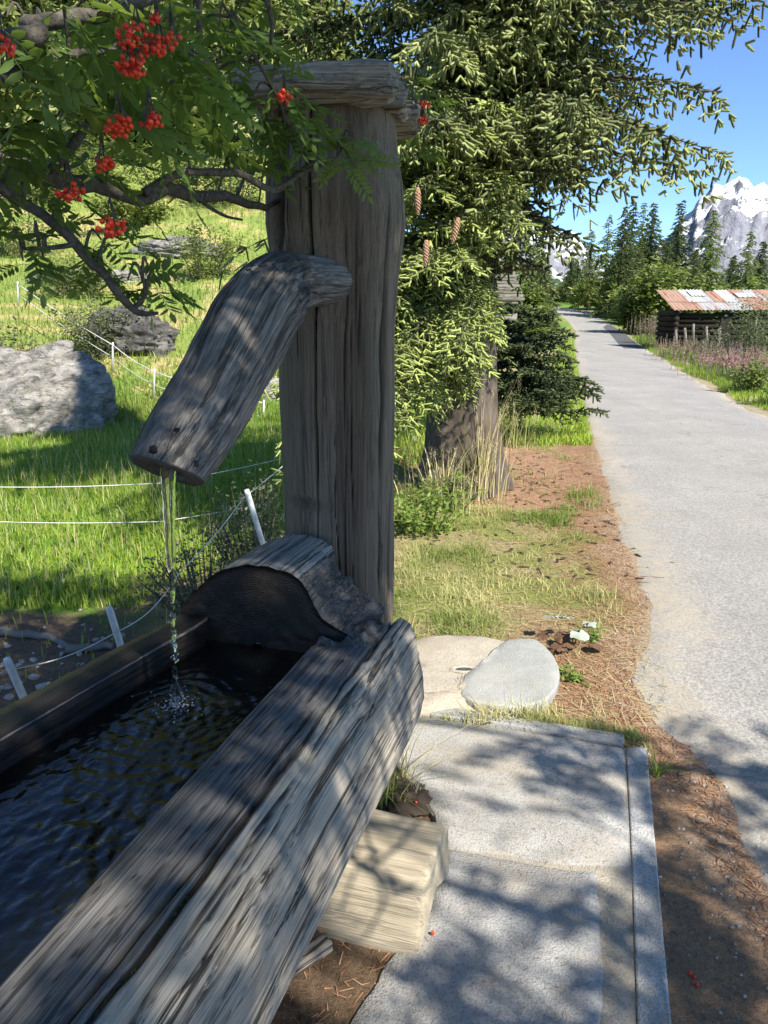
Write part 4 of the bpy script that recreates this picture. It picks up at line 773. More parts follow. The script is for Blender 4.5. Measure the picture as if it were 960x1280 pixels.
T3 = [P3(22, 352, 21), P3(141, 428, 17.5), P3(193, 461, 16), P3(330, 500, 15)]
for k, Tp in enumerate(T3): b = Tp.copy(); b[0] -= .06; b[2] = Tp[2]-.62; stake(f3, b, Tp, .045)
for a, b in zip(T3[:-1], T3[1:]): wire(f3, a-[0, 0, .06], b-[0, 0, .06], .05, .010); wire(f3, a-[0, 0, .34], b-[0, 0, .34], .05, .008)
for k, (px, py, Y) in enumerate(((192, 348, 27), (246, 352, 27), (130, 258, 36))): Tp = P3(px, py, Y); stake(f3, Tp-[0.05, 0, .8], Tp, .05)
#PART3
# ------------------------------------------------------------------ big spruce by the road
def twig_mesh(B, D, L, Rr, tint, nn, w, parent, name, mat, stub=False):
    """brush-like twigs: nn needle blades round each axis, one joined mesh"""
    B, D, L, Rr = map(np.asarray, (B, D, L, Rr)); n = len(B); D = unit(D); U = unit(np.cross(D, np.array([.31, .17, .93]))); Vv = np.cross(D, U)
    k = np.arange(nn); t = (k+.5)/nn*.92; a = k*2.39996; tap = np.interp(t, [0, .15, .8, 1], [.6, 1, 1, .75])
    rd = np.cos(a)[None, :, None]*U[:, None]+np.sin(a)[None, :, None]*Vv[:, None]; tg = np.cross(D[:, None], rd)
    p = B[:, None]+D[:, None]*(t[None]*L[:, None])[..., None]; rl = (Rr[:, None]*tap[None]*(.75+.5*RNG.random((n, nn))))[..., None]; fw = D[:, None]*rl*1.1
    tip = p+rd*rl+fw; ww = w*(.8+.4*RNG.random((n, nn, 1)))
    V = np.stack([p-tg*ww, p+tg*ww, tip], 2).reshape(-1, 3); F = np.arange(len(V)).reshape(-1, 3)
    if stub:
        cr_0 = (Rr*.72)[:, None]; q3 = [U, -U*.5+Vv*.87, -U*.5-Vv*.87]; C = np.stack([B+e*cr_0*.8 for e in q3]+[B+D*(L*.82)[:, None]+e*cr_0*.8 for e in q3]+[B+D*(L*1.02)[:, None]], 1).reshape(-1, 3); ci = len(V)+np.arange(n)[:, None]*7
        F = np.vstack([F]+[ci+np.array([q]) for q in ([0, 1, 4], [0, 4, 3], [1, 2, 5], [1, 5, 4], [2, 0, 3], [2, 3, 5], [3, 4, 6], [4, 5, 6], [5, 3, 6])])
    else:
        cr_0 = (Rr*.5)[:, None]; C = np.stack([B+U*cr_0, B-U*cr_0*.5+Vv*cr_0*.87, B-U*cr_0*.5-Vv*cr_0*.87, B+D*L[:, None]], 1).reshape(-1, 3); ci = len(V)+np.arange(n)[:, None]*4
        F = np.vstack([F]+[ci+np.array([q]) for q in ([0, 1, 3], [1, 2, 3], [2, 0, 3])])
    V = np.vstack([V, C]); tt0 = np.r_[np.repeat(tint, nn*3), np.repeat(tint, 7 if stub else 4)]
    return tag(ob(name, mesh(name, V, F, mat, smooth=False, attrs={'tint': np.clip(tt0+RNG.normal(0, .06, len(V)), 0, 1)}), parent), kind='stuff')
SPR = np.array([.72, 7.1, 0]); SPR[2] = float(gz(SPR[0], SPR[1]))
spruce = empty('spruce_tree', SPR, 'big old spruce with drooping boughs between the post and the road', 'spruce tree')
zt = np.linspace(-.25, 10.8, 90); tr = np.interp(zt, [-.25, 0, .3, .8, 1.6, 3, 6, 10.8], [.50, .43, .36, .31, .27, .24, .2, .03]); na2 = 40; a = np.linspace(0, 2*np.pi, na2, endpoint=False)
rr2 = tr[:, None]*(1+.10*fbm(np.cos(a)[None]*2.2, np.sin(a)[None]*2.2, zt[:, None]*.6, 4, 500)+.16*np.exp(-zt[:, None]*2.0)*np.cos(a[None]*5+1))
v, f = tube(np.stack([0*zt, 0*zt, zt], 1), rr2, na2); ob('trunk', mesh('trunk', v, f, BARK), spruce)
TB = []; limbs = []
def add_limb(h, az, ln, droop, dens=1., rise=.0, hang=1., tcol=.5, lat=.62, step=.115, sp=.062, fat=1., tl=.68):
    tcol = tcol+random.gauss(0, .12)
    d = np.array([math.cos(az), math.sin(az), 0]); s = np.array([-d[1], d[0], 0]); n = max(6, int(ln/step)); P = []; bend = random.uniform(-.10, .10)
    for k in range(n+1):
        t = k/n; P.append(d*ln*t+s*ln*(bend*t*t+.02*math.sin(7*t+h*5))+np.array([0, 0, h+rise*ln*t-droop*ln*t*t+.12*droop*ln*max(0, t-.75)*4*t+.015*math.sin(11*t+az*9)]))
    P = np.array(P); limbs.append((P, np.linspace(.010+.006*ln, .003, n+1)*fat))
    for k in range(int(n*.15), n+1):
        t = k/n; T = unit(P[min(n, k+1)]-P[max(0, k-1)])
        for sd in (-1, 1):
            if random.random() > dens: continue
            ll = lat*ln**.5*(1.05-.75*t)*random.uniform(.5, 1.15); ld = unit(T*.75+s*sd*random.uniform(.45, 1.)+np.array([0, 0, random.gauss(-.10, .14)])); m = max(2, int(ll/sp))
            for q in range(m+1):
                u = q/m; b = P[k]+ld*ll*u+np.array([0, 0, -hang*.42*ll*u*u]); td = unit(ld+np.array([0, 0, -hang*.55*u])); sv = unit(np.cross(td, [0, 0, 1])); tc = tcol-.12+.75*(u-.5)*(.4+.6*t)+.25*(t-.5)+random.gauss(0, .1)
                TB.append((b, unit(td+sv*random.gauss(0, .5)+np.array([0, 0, random.gauss(.1, .3)])), tl*random.uniform(.07, .13), tc))
                for e in (-1, 1):
                    if random.random() < .8: TB.append((b, unit(td*.8+sv*e*.8+np.array([0, 0, random.gauss(.0, .3)])), tl*random.uniform(.06, .12), tc))
                if random.random() < .5*hang: TB.append((b, unit(np.array([random.gauss(0, .25), random.gauss(0, .25), -1])), tl*random.uniform(.08, .16), tcol-.3))
def flush(name, parent, mat, nn, w, rad, sig):
    global TB
    A = TB; twig_mesh([b[0] for b in A], [b[1] for b in A], [b[2] for b in A], [rad]*len(A), np.clip(np.array([b[3] for b in A])+RNG.normal(0, sig, len(A)), 0, 1), nn, w, parent, name, mat, name != 'upper_crown'); TB = []
# boughs overhanging the road: the higher, the longer
for k in range(46):
    h = 2.75+2.9*(k/45.); az = random.uniform(-1.0, .9); add_limb(h+.35, az, float(np.interp(h+.35, [2.75, 3.1, 3.57, 3.95, 4.7, 5.6], [.35, .6, 1.3, 1.9, 2.4, 3.1]))*random.uniform(.75, 1.05), random.uniform(.10, .24), 1., rise=random.uniform(.0, .12), hang=1.15, lat=.50)
# boughs towards the camera and the meadow, a little higher and drooping
for k in range(24):
    h = 2.7+2.4*random.random(); az = random.uniform(-3.6, -1.25); h = h+(.9 if az < -2.3 else 0); add_limb(h, az, random.uniform(2.1, 3.2), random.uniform(.24, .40), .95, rise=random.uniform(.0, .15), hang=1.05, tcol=.58)
for k in range(10):
    h = 2.6+2.8*random.random(); add_limb(h, random.uniform(.9, 2.7), random.uniform(1.8, 2.8), random.uniform(.24, .40), .8, rise=.08, hang=1., step=.2, sp=.16, tl=1.4)
for k in range(34):
    h = 3.0+2.3*(k/33.); add_limb(h, -1.35+random.gauss(0, .42), random.uniform(1.3, 2.3), random.uniform(.20, .36), 1., rise=random.uniform(.0, .12), hang=1.2, tcol=.66, lat=.46)
for k in range(20):
    h = 2.85+.75*(k/19.); add_limb(h, random.uniform(-.95, .5), random.uniform(.55, .95)+.5*(k/19.), .30, 1., rise=.05, hang=1.3, tcol=.38, lat=.5)
for k in range(22):
    h = 2.2+2.0*(k/21.); add_limb(h, -1.5+random.gauss(0, .28), random.uniform(.9, 1.7), random.uniform(.24, .36), 1., rise=.05, hang=1.2, tcol=.55, lat=.5)
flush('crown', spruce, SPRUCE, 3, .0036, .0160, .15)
# the top of the tree, above the frame
for k in range(70):
    h = 5.6+5.0*(k/70.)**.9; add_limb(h, random.uniform(0, 6.283), np.interp(h, [5.6, 7.0, 8.2, 10.6], [2.9, 1.8, .8, .2]), .28, .85, rise=.1, hang=.8, step=.26, sp=.2, tl=2.0)
flush('upper_crown', spruce, SPRUCE, 8, .014, .075, .2)
# low sunlit boughs hanging towards the camera between post and trunk
for k in range(58):
    u = k/57.; h = 1.12+2.05*u; az = min(-1.6, -2.0+.27*u+random.gauss(0, .20)); add_limb(h, az, random.uniform(1.5, 2.45)*(1.1-.3*u), random.uniform(.16, .34), 1., rise=.06, hang=.75, tcol=.6, lat=.36, step=.10, sp=.055, fat=.7, tl=.66)
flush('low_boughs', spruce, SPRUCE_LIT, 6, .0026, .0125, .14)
for P, r in limbs: v, f = tube(P, r, 5); ob('limb', mesh('limb', v, f, BARK), spruce)
limbs = []
# dead grey stub and hanging cones
v, f = tube(np.array([[.15, -.1, 1.95], [.45, -.3, 2.0], [.62, -.36, 1.97]]), [.04, .035, .02], 7); ob('dead_stub', mesh('dead_stub', v, f, BARK), spruce)
CM2 = cone_mesh(.13, .019)
for px, py in ((522, 252), (573, 290), (533, 318)): ob('cone', CM2, spruce, tuple(P3(px, py-18, 4.45)-SPR), (math.pi+random.gauss(0, .08), random.gauss(0, .08), 0))
# dark young spruce right of the trunk
yb = PZ(645, 560)+np.array([.15, .9, 0]); SAVE = SPR
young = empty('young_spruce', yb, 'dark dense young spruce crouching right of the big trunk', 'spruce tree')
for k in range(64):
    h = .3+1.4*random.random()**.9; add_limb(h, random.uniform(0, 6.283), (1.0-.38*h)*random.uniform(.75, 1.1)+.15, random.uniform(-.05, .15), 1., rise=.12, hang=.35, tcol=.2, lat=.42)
flush('crown', young, leafmat('shaded_spruce_needles', (.022, .036, .014), (.15, .19, .06), trans=.16, rough=.6), 8, .0055, .019, .13)  # needles darkened to stand in for shade from the overhanging boughs
v, f = tube(np.array([[0, 0, -.1], [.02, 0, .8], [0, .02, 1.75]]), [.06, .04, .012], 8); ob('trunk', mesh('trunk', v, f, BARK), young)
for P, r in limbs[::2]: v, f = tube(P, r*.5, 5); ob('limb', mesh('limb', v, f, BARK), young)
limbs = []

# ------------------------------------------------------------------ rowan tree: boughs, leaves, berries
RB = np.array([-2.15, 1.55, 0]); RB[2] = float(gz(RB[0], RB[1]))
rowan = empty('rowan_tree', RB, 'rowan tree reaching in from the left with dark leaves and red berry clusters', 'rowan tree')
def bough(P, r, name='branch', n=None, parent=rowan, mat=RBARK, wob=.02, seg=9, org=None):
    n = n or max(14, len(P)*9); Q = spline(P, n); Q = Q+wob*np.stack([fbm(Q[:, 0]*7, Q[:, 1]*7, Q[:, 2]*7+9*q, 3, 600+q) for q in range(3)], 1)*np.linspace(.3, 1, n)[:, None]
    rr = spline([(x, 0, 0) for x in r], n)[:, 0]*(1+.10*fbm(Q[:, 0]*30, Q[:, 1]*30, Q[:, 2]*30, 2, 610)); v, f = tube(Q-RB, np.maximum(rr, .0012), seg); ob(name, mesh(name, v, f, mat), parent); return Q
tp = np.array([RB+[0, 0, -.1], RB+[.03, .02, .8], RB+[.1, .0, 1.7], RB+[.25, -.1, 2.6], RB+[.55, -.35, 3.3]]); bough(tp, [.11, .09, .08, .065, .05], 'trunk', 60, seg=14)
mb = bough([RB+[.1, 0, 1.75], P3(-120, 190, 1.5), P3(0, 207, 1.55), P3(80, 228, 1.66), P3(160, 242, 1.85), P3(245, 243, 2.15), P3(335, 262, 2.5)], [.04, .026, .022, .019, .0165, .016, .010])
b2 = bough([P3(178, 240, 1.85), P3(222, 216, 1.9), P3(262, 210, 1.95), P3(300, 214, 2.0), P3(332, 232, 2.05), P3(352, 238, 2.08), P3(378, 222, 2.1), P3(402, 200, 2.12)], [.011, .010, .009, .009, .009, .007, .006, .004])
b3 = bough([P3(-60, 190, 1.4), P3(0, 228, 1.42), P3(55, 268, 1.44), P3(110, 322, 1.46), P3(150, 372, 1.48), P3(172, 392, 1.5), P3(197, 397, 1.5)], [.012, .0105, .0095, .009, .0085, .006, .003])
b4 = bough([P3(166, 388, 1.5), P3(180, 370, 1.5), P3(175, 345, 1.5)], [.005, .0045, .003]); b5 = bough([P3(97, 308, 1.45), P3(60, 316, 1.43), P3(30, 312, 1.42)], [.005, .004, .0025])
b6 = bough([P3(64, 212, 1.6), P3(85, 188, 1.6), P3(106, 150, 1.62), P3(112, 90, 1.62)], [.011, .010, .008, .005]); b7 = bough([P3(385, 205, 2.1), P3(372, 175, 2.05), P3(345, 118, 2.0), P3(318, 60, 1.95), P3(290, 10, 1.9)], [.005, .0048, .0045, .004, .0035])
b8 = bough([P3(338, 236, 2.07), P3(358, 232, 2.07), P3(400, 210, 2.1), P3(425, 195, 2.1)], [.007, .006, .005, .003]); b9 = bough([P3(245, 243, 2.15), P3(275, 262, 2.2), P3(305, 272, 2.2)], [.006, .005, .003])
b10 = bough([RB+[.22, -.08, 2.4], P3(-60, 60, 1.3), P3(40, 30, 1.4), P3(140, 10, 1.5), P3(250, -20, 1.65), P3(360, -60, 1.9)], [.03, .018, .014, .012, .01, .006])
b11 = bough([P3(0, 100, 1.3), P3(90, 70, 1.4), P3(170, 55, 1.5), P3(260, 80, 1.7)], [.008, .007, .005, .003]); b12 = bough([P3(250, -40, 1.7), P3(250, 30, 1.75), P3(258, 75, 1.8)], [.006, .005, .003]); b13 = bough([P3(330, -30, 1.8), P3(340, 30, 1.85), P3(345, 60, 1.9)], [.006, .005, .003])
# behind-the-post berry twig
b14 = bough([mb[-1], P3(420, 200, 2.98), P3(500, 120, 2.98), P3(527, 128, 2.96)], [.008, .006, .004, .003])
def leaf_geo(L, pairs, seed, bend=.25, lw=.38):
    r = np.random.default_rng(seed); Vv, F = [], []; n = 0
    def ax(t): return np.array([0, L*t, -bend*L*t*t])
    ra, rf = tube(np.array([ax(t) for t in np.linspace(0, 1, 6)]), [.0012, .0011, .001, .0009, .0008, .0006], 3, False); Vv.append(ra); F += [np.vstack([rf[0][:, [0, 1, 2]], rf[0][:, [0, 2, 3]]])]; n += len(ra)
    def leaflet(p, d, l):
        nonlocal n
        s = unit(np.cross(d, [0, 0, 1.])); w = l*lw*.5; up = np.array([0, 0, 1.]); dz = -r.uniform(.0, .18)*l
        q = [p, p+d*l*.3+s*w-up*w*.25+up*dz*.2, p+d*l*.3+up*dz*.15+up*w*.1, p+d*l*.3-s*w-up*w*.25+up*dz*.2, p+d*l*.68+s*w*.85-up*w*.2+up*dz*.6, p+d*l*.68+up*dz*.5, p+d*l*.68-s*w*.85-up*w*.2+up*dz*.6, p+d*l+up*dz]
        Vv.append(np.array(q)); F.append(n+np.array([[0, 2, 1], [0, 3, 2], [1, 2, 5], [1, 5, 4], [3, 5, 2], [3, 6, 5], [4, 5, 7], [5, 6, 7]])); n += 8
    for k in range(pairs):
        t = .28+.62*k/(pairs-1); l = L*.33*(1-.25*abs(t-.55))*r.uniform(.9, 1.1)
        for sd in (-1, 1): leaflet(ax(t+r.uniform(-.02, .02)), unit(np.array([sd*.9, .52, r.normal(-.12, .15)])), l)
    leaflet(ax(1), unit(np.array([0, 1, -.4])), L*.33); return np.vstack(Vv), np.vstack(F)
LG = [leaf_geo(L, p, q, b) for q, (L, p, b) in enumerate([(.15, 6, .25), (.13, 6, .4), (.16, 7, .15), (.12, 5, .3), (.14, 6, .55)])]
LM = [mesh('rowan_leaf', v, f, ROWAN, smooth=False, attrs={'tint': np.full(len(v), t)}) for (v, f), t in zip(LG*2, [.1, .3, .2, .4, .25, .6, .5, .75, .35, .9])]
LEAVES = []
def frame(d, roll):
    d = unit(d); u = np.array([0, 0, 1.])-d*d[2]; u = unit(u if np.linalg.norm(u) > .1 else np.array([1., 0, 0])); x = np.cross(d, u); c, s = math.cos(roll), math.sin(roll); x, u = x*c+u*s, u*c-x*s; return x, d, u
def put_leaf(p, d, roll=0., sc=1., k=None):
    x, y, z = frame(d, roll); o = ob('leaf', LM[random.randrange(10) if k is None else k], rowan); m = Matrix(((x[0]*sc, y[0]*sc, z[0]*sc, p[0]-RB[0]), (x[1]*sc, y[1]*sc, z[1]*sc, p[1]-RB[1]), (x[2]*sc, y[2]*sc, z[2]*sc, p[2]-RB[2]), (0, 0, 0, 1))); o.matrix_local = m
ANCH = np.vstack([mb[12:], b2, b3, b6, b7, b10[20:], b11, b12, b13]); nleaf = 0
def spray(tip, n=5, sc=1., rad=.25, k=None):
    global nleaf
    a = ANCH[np.argmin(((ANCH-tip)**2).sum(1))]
    mid = (a+tip)/2+np.array([0, 0, .03]); bough([a, mid, tip], [.0035, .0028, .0018], 'twig', 8, wob=.01, seg=5)
    for q in range(n):
        an2 = q*2.4+random.random(); d = np.array([math.cos(an2), math.sin(an2)*.8, random.gauss(-.25, .35)])
        put_leaf(tip-(tip-a)*random.uniform(0, .35)*(q > 1), d, random.gauss(0, .5), sc*random.uniform(.75, 1.1), k); nleaf += 1
tips = [(20, 20, 1.3), (60, 40, 1.35), (100, 20, 1.5), (140, 35, 1.45), (185, 25, 1.5), (215, 60, 1.55), (240, 20, 1.7), (275, 40, 1.8), (300, 20, 1.9), (330, 45, 2.), (25, 90, 1.3), (70, 85, 1.5), (120, 95, 1.4), (215, 100, 1.7), (160, 110, 1.6), (255, 100, 1.8), (305, 95, 2.0), (20, 140, 1.35), (60, 150, 1.6), (110, 150, 1.5), (160, 185, 1.7), (215, 160, 1.8), (270, 150, 2.), (300, 165, 2.2), (35, 190, 1.4), (95, 195, 1.6), (135, 205, 1.7), (230, 185, 1.9), (280, 190, 2.), (315, 200, 2.3), (10, 60, 1.2), (150, 70, 1.4), (90, 125, 1.35), (45, 120, 1.3), (200, 130, 1.7), (330, 120, 2.0), (245, 130, 2.), (175, 165, 1.55), (310, 140, 1.95), (5, 180, 1.3), (335, 180, 2.35), (75, 5, 1.3), (165, -5, 1.4), (-10, 30, 1.2), (355, 10, 2.), (120, 60, 1.7), (240, 60, 1.9)]
for q_, (px, py, Y) in enumerate(tips): spray(P3(px+random.gauss(0, 6), py+random.gauss(0, 6), Y+.05), (4 if q_ % 3 else 2) if py < 70 else 2)
ANCH = np.vstack([b3, b4, b5, mb[12:]])
for px, py, Y, n, sc in [(45, 290, 1.42, 3, .6), (15, 300, 1.4, 3, .6), (60, 330, 1.42, 2, .55), (90, 300, 1.45, 2, .7), (128, 300, 1.47, 3, .75), (150, 300, 1.5, 2, .7), (130, 335, 1.47, 2, .6), (185, 335, 1.5, 3, .6), (200, 360, 1.5, 3, .55), (160, 350, 1.5, 2, .6), (95, 250, 1.5, 2, .6), (180, 265, 1.7, 2, .6), (35, 240, 1.4, 2, .6), (30, 330, 1.4, 2, .5)]: spray(P3(px, py, Y), n, sc)
ANCH = np.vstack([b2, b8, b7])
for px, py, Y, n, sc, k in [(425, 190, 2.08, 5, .65, 9), (445, 165, 2.08, 4, .6, 7), (440, 205, 2.08, 4, .6, 9), (395, 165, 2.1, 4, .6, 7), (352, 100, 1.98, 4, .8, 9), (372, 130, 2.0, 3, .75, 9), (345, 150, 2.05, 4, .8, 1), (330, 140, 2.1, 3, .9, 0), (345, 215, 2.08, 2, .5, 5)]: spray(P3(px, py, Y), n, sc, k=k)
ANCH = b14
for px, py, Y in [(520, 105, 2.97), (535, 175, 3.0), (515, 190, 3.05), (540, 120, 3.)]: spray(P3(px, py, Y), 3, .8, k=0)
def berries(px, py, Y, n, r):
    c = P3(px, py, Y-.09); P = []
    for k in range(n):
        u = unit(RNG.standard_normal(3)); p = u*r*.82*(random.random()**.4)*np.array([1.15, 1, .75]); P.append((iv*.0047*random.uniform(.8, 1.12)+p, if_))
    v, f = cat(P); o = ob('berry_cluster', mesh('berry_cluster', v, [np.vstack(f)], BERRY), rowan, tuple(c-RB))
    v, f = cat([tube(np.array([[0, 0, .05], [q[0]*.4, q[1]*.4, .02+q[2]*.3], q]), [.0012, .001, .0008], 3, False) for q in [unit(RNG.standard_normal(3))*r*.8 for _ in range(8)]]); ob('stalk', mesh('stalk', v, f, RBARK), o)
for a in [(172, 50, 1.42, 42, .036), (165, 82, 1.42, 30, .026), (200, 62, 1.44, 16, .022), (194, 22, 1.42, 8, .012), (215, 48, 1.45, 10, .018), (150, 158, 1.42, 32, .026), (188, 151, 1.44, 22, .022), (130, 207, 1.46, 18, .020), (88, 240, 1.46, 24, .024), (140, 283, 1.45, 38, .027), (355, 121, 1.9, 22, .020), (530, 132, 2.9, 22, .026), (528, 150, 2.9, 20, .024), (3, 57, 1.2, 10, .018), (290, 40, 2.0, 6, .012)]: berries(*a)
# the part of the crown over and behind the camera: it throws the dappled shade
def shade_density(x, y):
    n = float(fbm(x*3.4, y*3.4, 0, 3, 700))+.5*float(vnoise(x*6, y*6, 0, 701)); op = float(sstep(.06, .30, n)); d = 0.
    if -.05 < x < 2.2 and y < 2.72: d = 1-op
    if x > 1.0: d *= .45
    if x <= -.05:
        d = (1. if x < -.42 or y > 2.6 else .75*(1-op)) if y < 4.7 else 1-op
        if ((x+1.2)/.30)**2+((y-3.15)/.35)**2 < 1: d *= (1-op)
    if x > -.32 and x <= -.05 and y > 2.6: d *= .4
    if x < -1.65 and 2.1 < y < 3.7: d *= .3
    if ((x+.05)/.20)**2+((y-1.85)/.24)**2 < 1: d *= .05          # the sunny support log
    return d
SV = []; tries = 0
while len(SV) < 4800 and tries < 40000:
    tries += 1; gx_, gy_ = random.uniform(-3.4, 2.2), random.uniform(.2, 5.4)
    if random.random() > shade_density(gx_, gy_): continue
    hz = random.uniform(2.9, 4.3) if gx_ > -.4 else random.uniform(3.8, 5.6); p = np.array([gx_, gy_, 0])+SUN*(hz/SUN[2])
    if p[1] > 0 and (p[2]-CH)/max(p[1], .01) < .60: continue      # stays above the frame
    SV.append(p)
for k in range(350):                                             # the bough over the trough itself
    p = np.array([random.uniform(-2.3, .3), random.uniform(.2, 3.0), 0]); p[2] = 1.75+.52*p[1]+1.4*random.random()
    if (p[2]-CH)/p[1] > .50: SV.append(p)
for k in range(620):                                             # leaves between the sun and the post
    p = np.array([random.uniform(-.38, .08), 2.45, random.uniform(.75, 2.25)])+SUN*random.uniform(3.2, 6.); 
    if (p[2]-CH)/max(p[1], .01) > .60 or p[1] < 0: SV.append(p)
LGL = []
for L_0, p_0, b_0 in ((.15, 6, .25), (.14, 6, .4), (.16, 6, .3)):
    Vv, F = [], []; n = 0
    for q in range(13):
        if q == 12: b = np.array([0, L_0, -b_0*L_0]); d = np.array([0, 1, -.4])
        else: t = .28+.62*(q//2)/5; b = np.array([0, L_0*t, -b_0*L_0*t*t]); d = np.array([(-1)**q*.9, .52, random.gauss(-.12, .15)])
        d = unit(d); s_ = unit(np.cross(d, [0, 0, 1.]))*L_0*.33*.2; l = L_0*.33; Vv += [b, b+d*l*.45+s_, b+d*l, b+d*l*.45-s_]; F += [[n, n+1, n+2], [n, n+2, n+3]]; n += 4
    LGL.append((np.array(Vv), np.array(F)))
P_, F_ = [], []; off = 0
for p in SV:
    v, f = LGL[random.randrange(3)]; x, y, z = frame(np.array([random.gauss(0, 1), random.gauss(0, 1), random.gauss(-.2, .4)]), random.gauss(0, .5)); P_.append(v@np.array([x, y, z])*1.2+p-RB); F_.append(f+off); off += len(v)
tag(ob('crown', mesh('crown', np.vstack(P_), np.vstack(F_), ROWAN, smooth=False, attrs={'tint': RNG.random(off)}), rowan), kind='stuff')
SV = np.array(SV); hub = tp[-1]
for k in range(9):
    t = SV[random.randrange(len(SV))]; bough([hub, (hub+t)/2+np.array([0, 0, .25]), t], [.03, .02, .006], wob=.06)
    for q in range(5): u = SV[np.argsort(((SV-t)**2).sum(1))[q*9+4]]; bough([(hub+t)/2*.4+t*.6+np.array([0, 0, .1]), (t+u)/2, u], [.010, .007, .003], 'twig', 12, wob=.03, seg=6)
# bare twig casting the branching shadow on the pale support log
tw0 = np.array([-.02, 1.75, .15])+SUN*2.6; bough([hub, hub*.4+tw0*.6, tw0, tw0+[-.15, .1, -.1]], [.02, .012, .008, .004], wob=.05)
for k in range(5): bough([tw0+np.array([-.03*k, .02*k, -.02*k]), tw0+np.array([random.gauss(0, .1), random.gauss(0, .1), random.gauss(0, .1)]), tw0+np.array([random.gauss(0, .18), random.gauss(0, .18), random.gauss(0, .12)])], [.006, .005, .003], 'twig', 10, wob=.03, seg=5)

# ------------------------------------------------------------------ distant trees
def conifer(px, ytop, Y, wpx, mat, label, base=None, dens=1., larch=False, group='conifers behind the road'):
    top = P3(px, ytop, Y); z0 = float(gz(top[0], Y))-.2 if base is None else base; H = top[2]-z0; R = wpx/960*Y/2
    root = empty('larch_tree' if larch else 'spruce_tree', (top[0], Y, z0), label, 'larch tree' if larch else 'spruce tree', group)
    v, f = tube(np.array([[0, 0, 0], [0, 0, H*.5], [0, 0, H*.98]]), [.016*H, .009*H, .002*H], 7); ob('trunk', mesh('trunk', v, f, BARK), root)
    B, D, L, T = [], [], [], []
    nl = int(34*dens+10)
    for k in range(nl):
        t = (k+.5)/nl; h = H*(.10+.89*t); r = R*((1-t)**.8)*random.uniform(.7, 1.15)+.12; nbr = int(9*dens*(1-t)+4)
        for q in range(nbr):
            if larch and random.random() < .25: continue
            az = random.random()*6.283; d = np.array([math.cos(az), math.sin(az), 0]); rq = r*random.uniform(.55, 1.1); m = max(2, int(rq/(.055*R+.16)))
            for e in range(m+1):
                u = (e+.3)/(m+.3); b = d*rq*u+np.array([0, 0, h+(.12 if larch else .05)*rq*u-.32*rq*u*u]); sd = np.array([-d[1], d[0], 0])*random.choice((-1, 1))
                B.append(b); D.append(d*.7+sd*random.uniform(.2, .9)+np.array([0, 0, random.gauss(-.35, .3)])); L.append((.16*R+.25)*random.uniform(.6, 1.2)*(.35+.65*(1-t))); T.append(random.random()*.6+.4*u*random.random())
    L = np.array(L); twig_mesh(B, D, L, L*.36, np.array(T), 6, .026+.014*R, root, 'crown', mat); return root
K = 'conifers behind the road'
FT = [(783, 256, 70, 60, FAR_SPRUCE, 'dark narrow spruce in the left of the dark pair beyond the road', 0), (793, 250, 74, 62, FAR_SPRUCE, 'tall dark spruce just right of its dark twin beyond the road', 0), (818, 252, 78, 66, FAR_SPRUCE, 'broad spruce with bright top right of the dark pair', 0), (806, 251, 90, 50, LARCH, 'thin larch between the dark pair and the broad spruce', 1),
      (853, 248, 68, 54, FAR_SPRUCE, 'single pointed dark spruce in front of the snowy mountain', 0), (893, 260, 66, 64, LARCH, 'tall open larch left of the shed roof peak, under the summit', 1), (939, 287, 62, 46, LARCH, 'pale larch above the right end of the shed', 1), (955, 300, 66, 46, FAR_SPRUCE, 'spruce at the right edge of the photo behind the pale larch', 0), (918, 318, 74, 40, FAR_SPRUCE, 'small spruce in the gap between the two larches', 0),
      (740, 285, 80, 42, LARCH, 'slender larch left of the dark spruces, against the blue peak', 1), (762, 266, 82, 44, LARCH, 'taller slender larch beside the dark spruces', 1), (716, 313, 105, 26, FAR_SPRUCE, 'small dark spruce in the valley gap above the road end', 0), (722, 322, 108, 24, FAR_SPRUCE, 'smallest spruce in the valley gap', 0), (677, 282, 46, 46, FAR_SPRUCE, 'spruce left of the road end with drooping top', 0), (660, 276, 40, 60, LARCH, 'bright larch just right of the big spruce trunk', 1), (640, 270, 44, 60, LARCH, 'bright larch half hidden by the big spruce', 1), (683, 318, 50, 34, LARCH, 'low larch at the road end left', 1), (835, 300, 64, 50, FAR_SPRUCE, 'spruce filling the gap behind the broadleaf bush', 0), (870, 310, 62, 50, FAR_SPRUCE, 'low spruce behind the bush left of the shed', 0)]
for px, yt, Y, w, m, lab, l in FT: conifer(px, yt, Y, w, m, lab, larch=bool(l), dens=.95 if l else 1.05)
for k, (px, yt, Y, w, m, l) in enumerate([(20, -420, 54, 300, SLOPE, 0), (110, -380, 57, 300, SLOPE, 1), (190, -330, 52, 270, SLOPE, 0), (270, -400, 58, 300, SLOPE, 0), (330, -200, 50, 240, SLOPE, 1), (60, -100, 64, 230, SLOPE, 0), (240, -60, 65, 220, SLOPE, 0), (400, -80, 54, 230, SLOPE, 0)]):
    conifer(px, yt, Y, w, m, ['sunny spruce at the far left behind the rowan leaves', 'light larch above the berry clusters on the slope', 'sunny spruce behind the middle of the rowan bough', 'sunny spruce left of the cap boards on the slope', 'larch just left of the post top on the slope', 'darker spruce farther up behind the rowan leaves', 'darker spruce far behind between two sunny ones', 'dark spruce hidden behind the post top'][k], larch=bool(l), dens=1.15, group='conifers on the left slope')
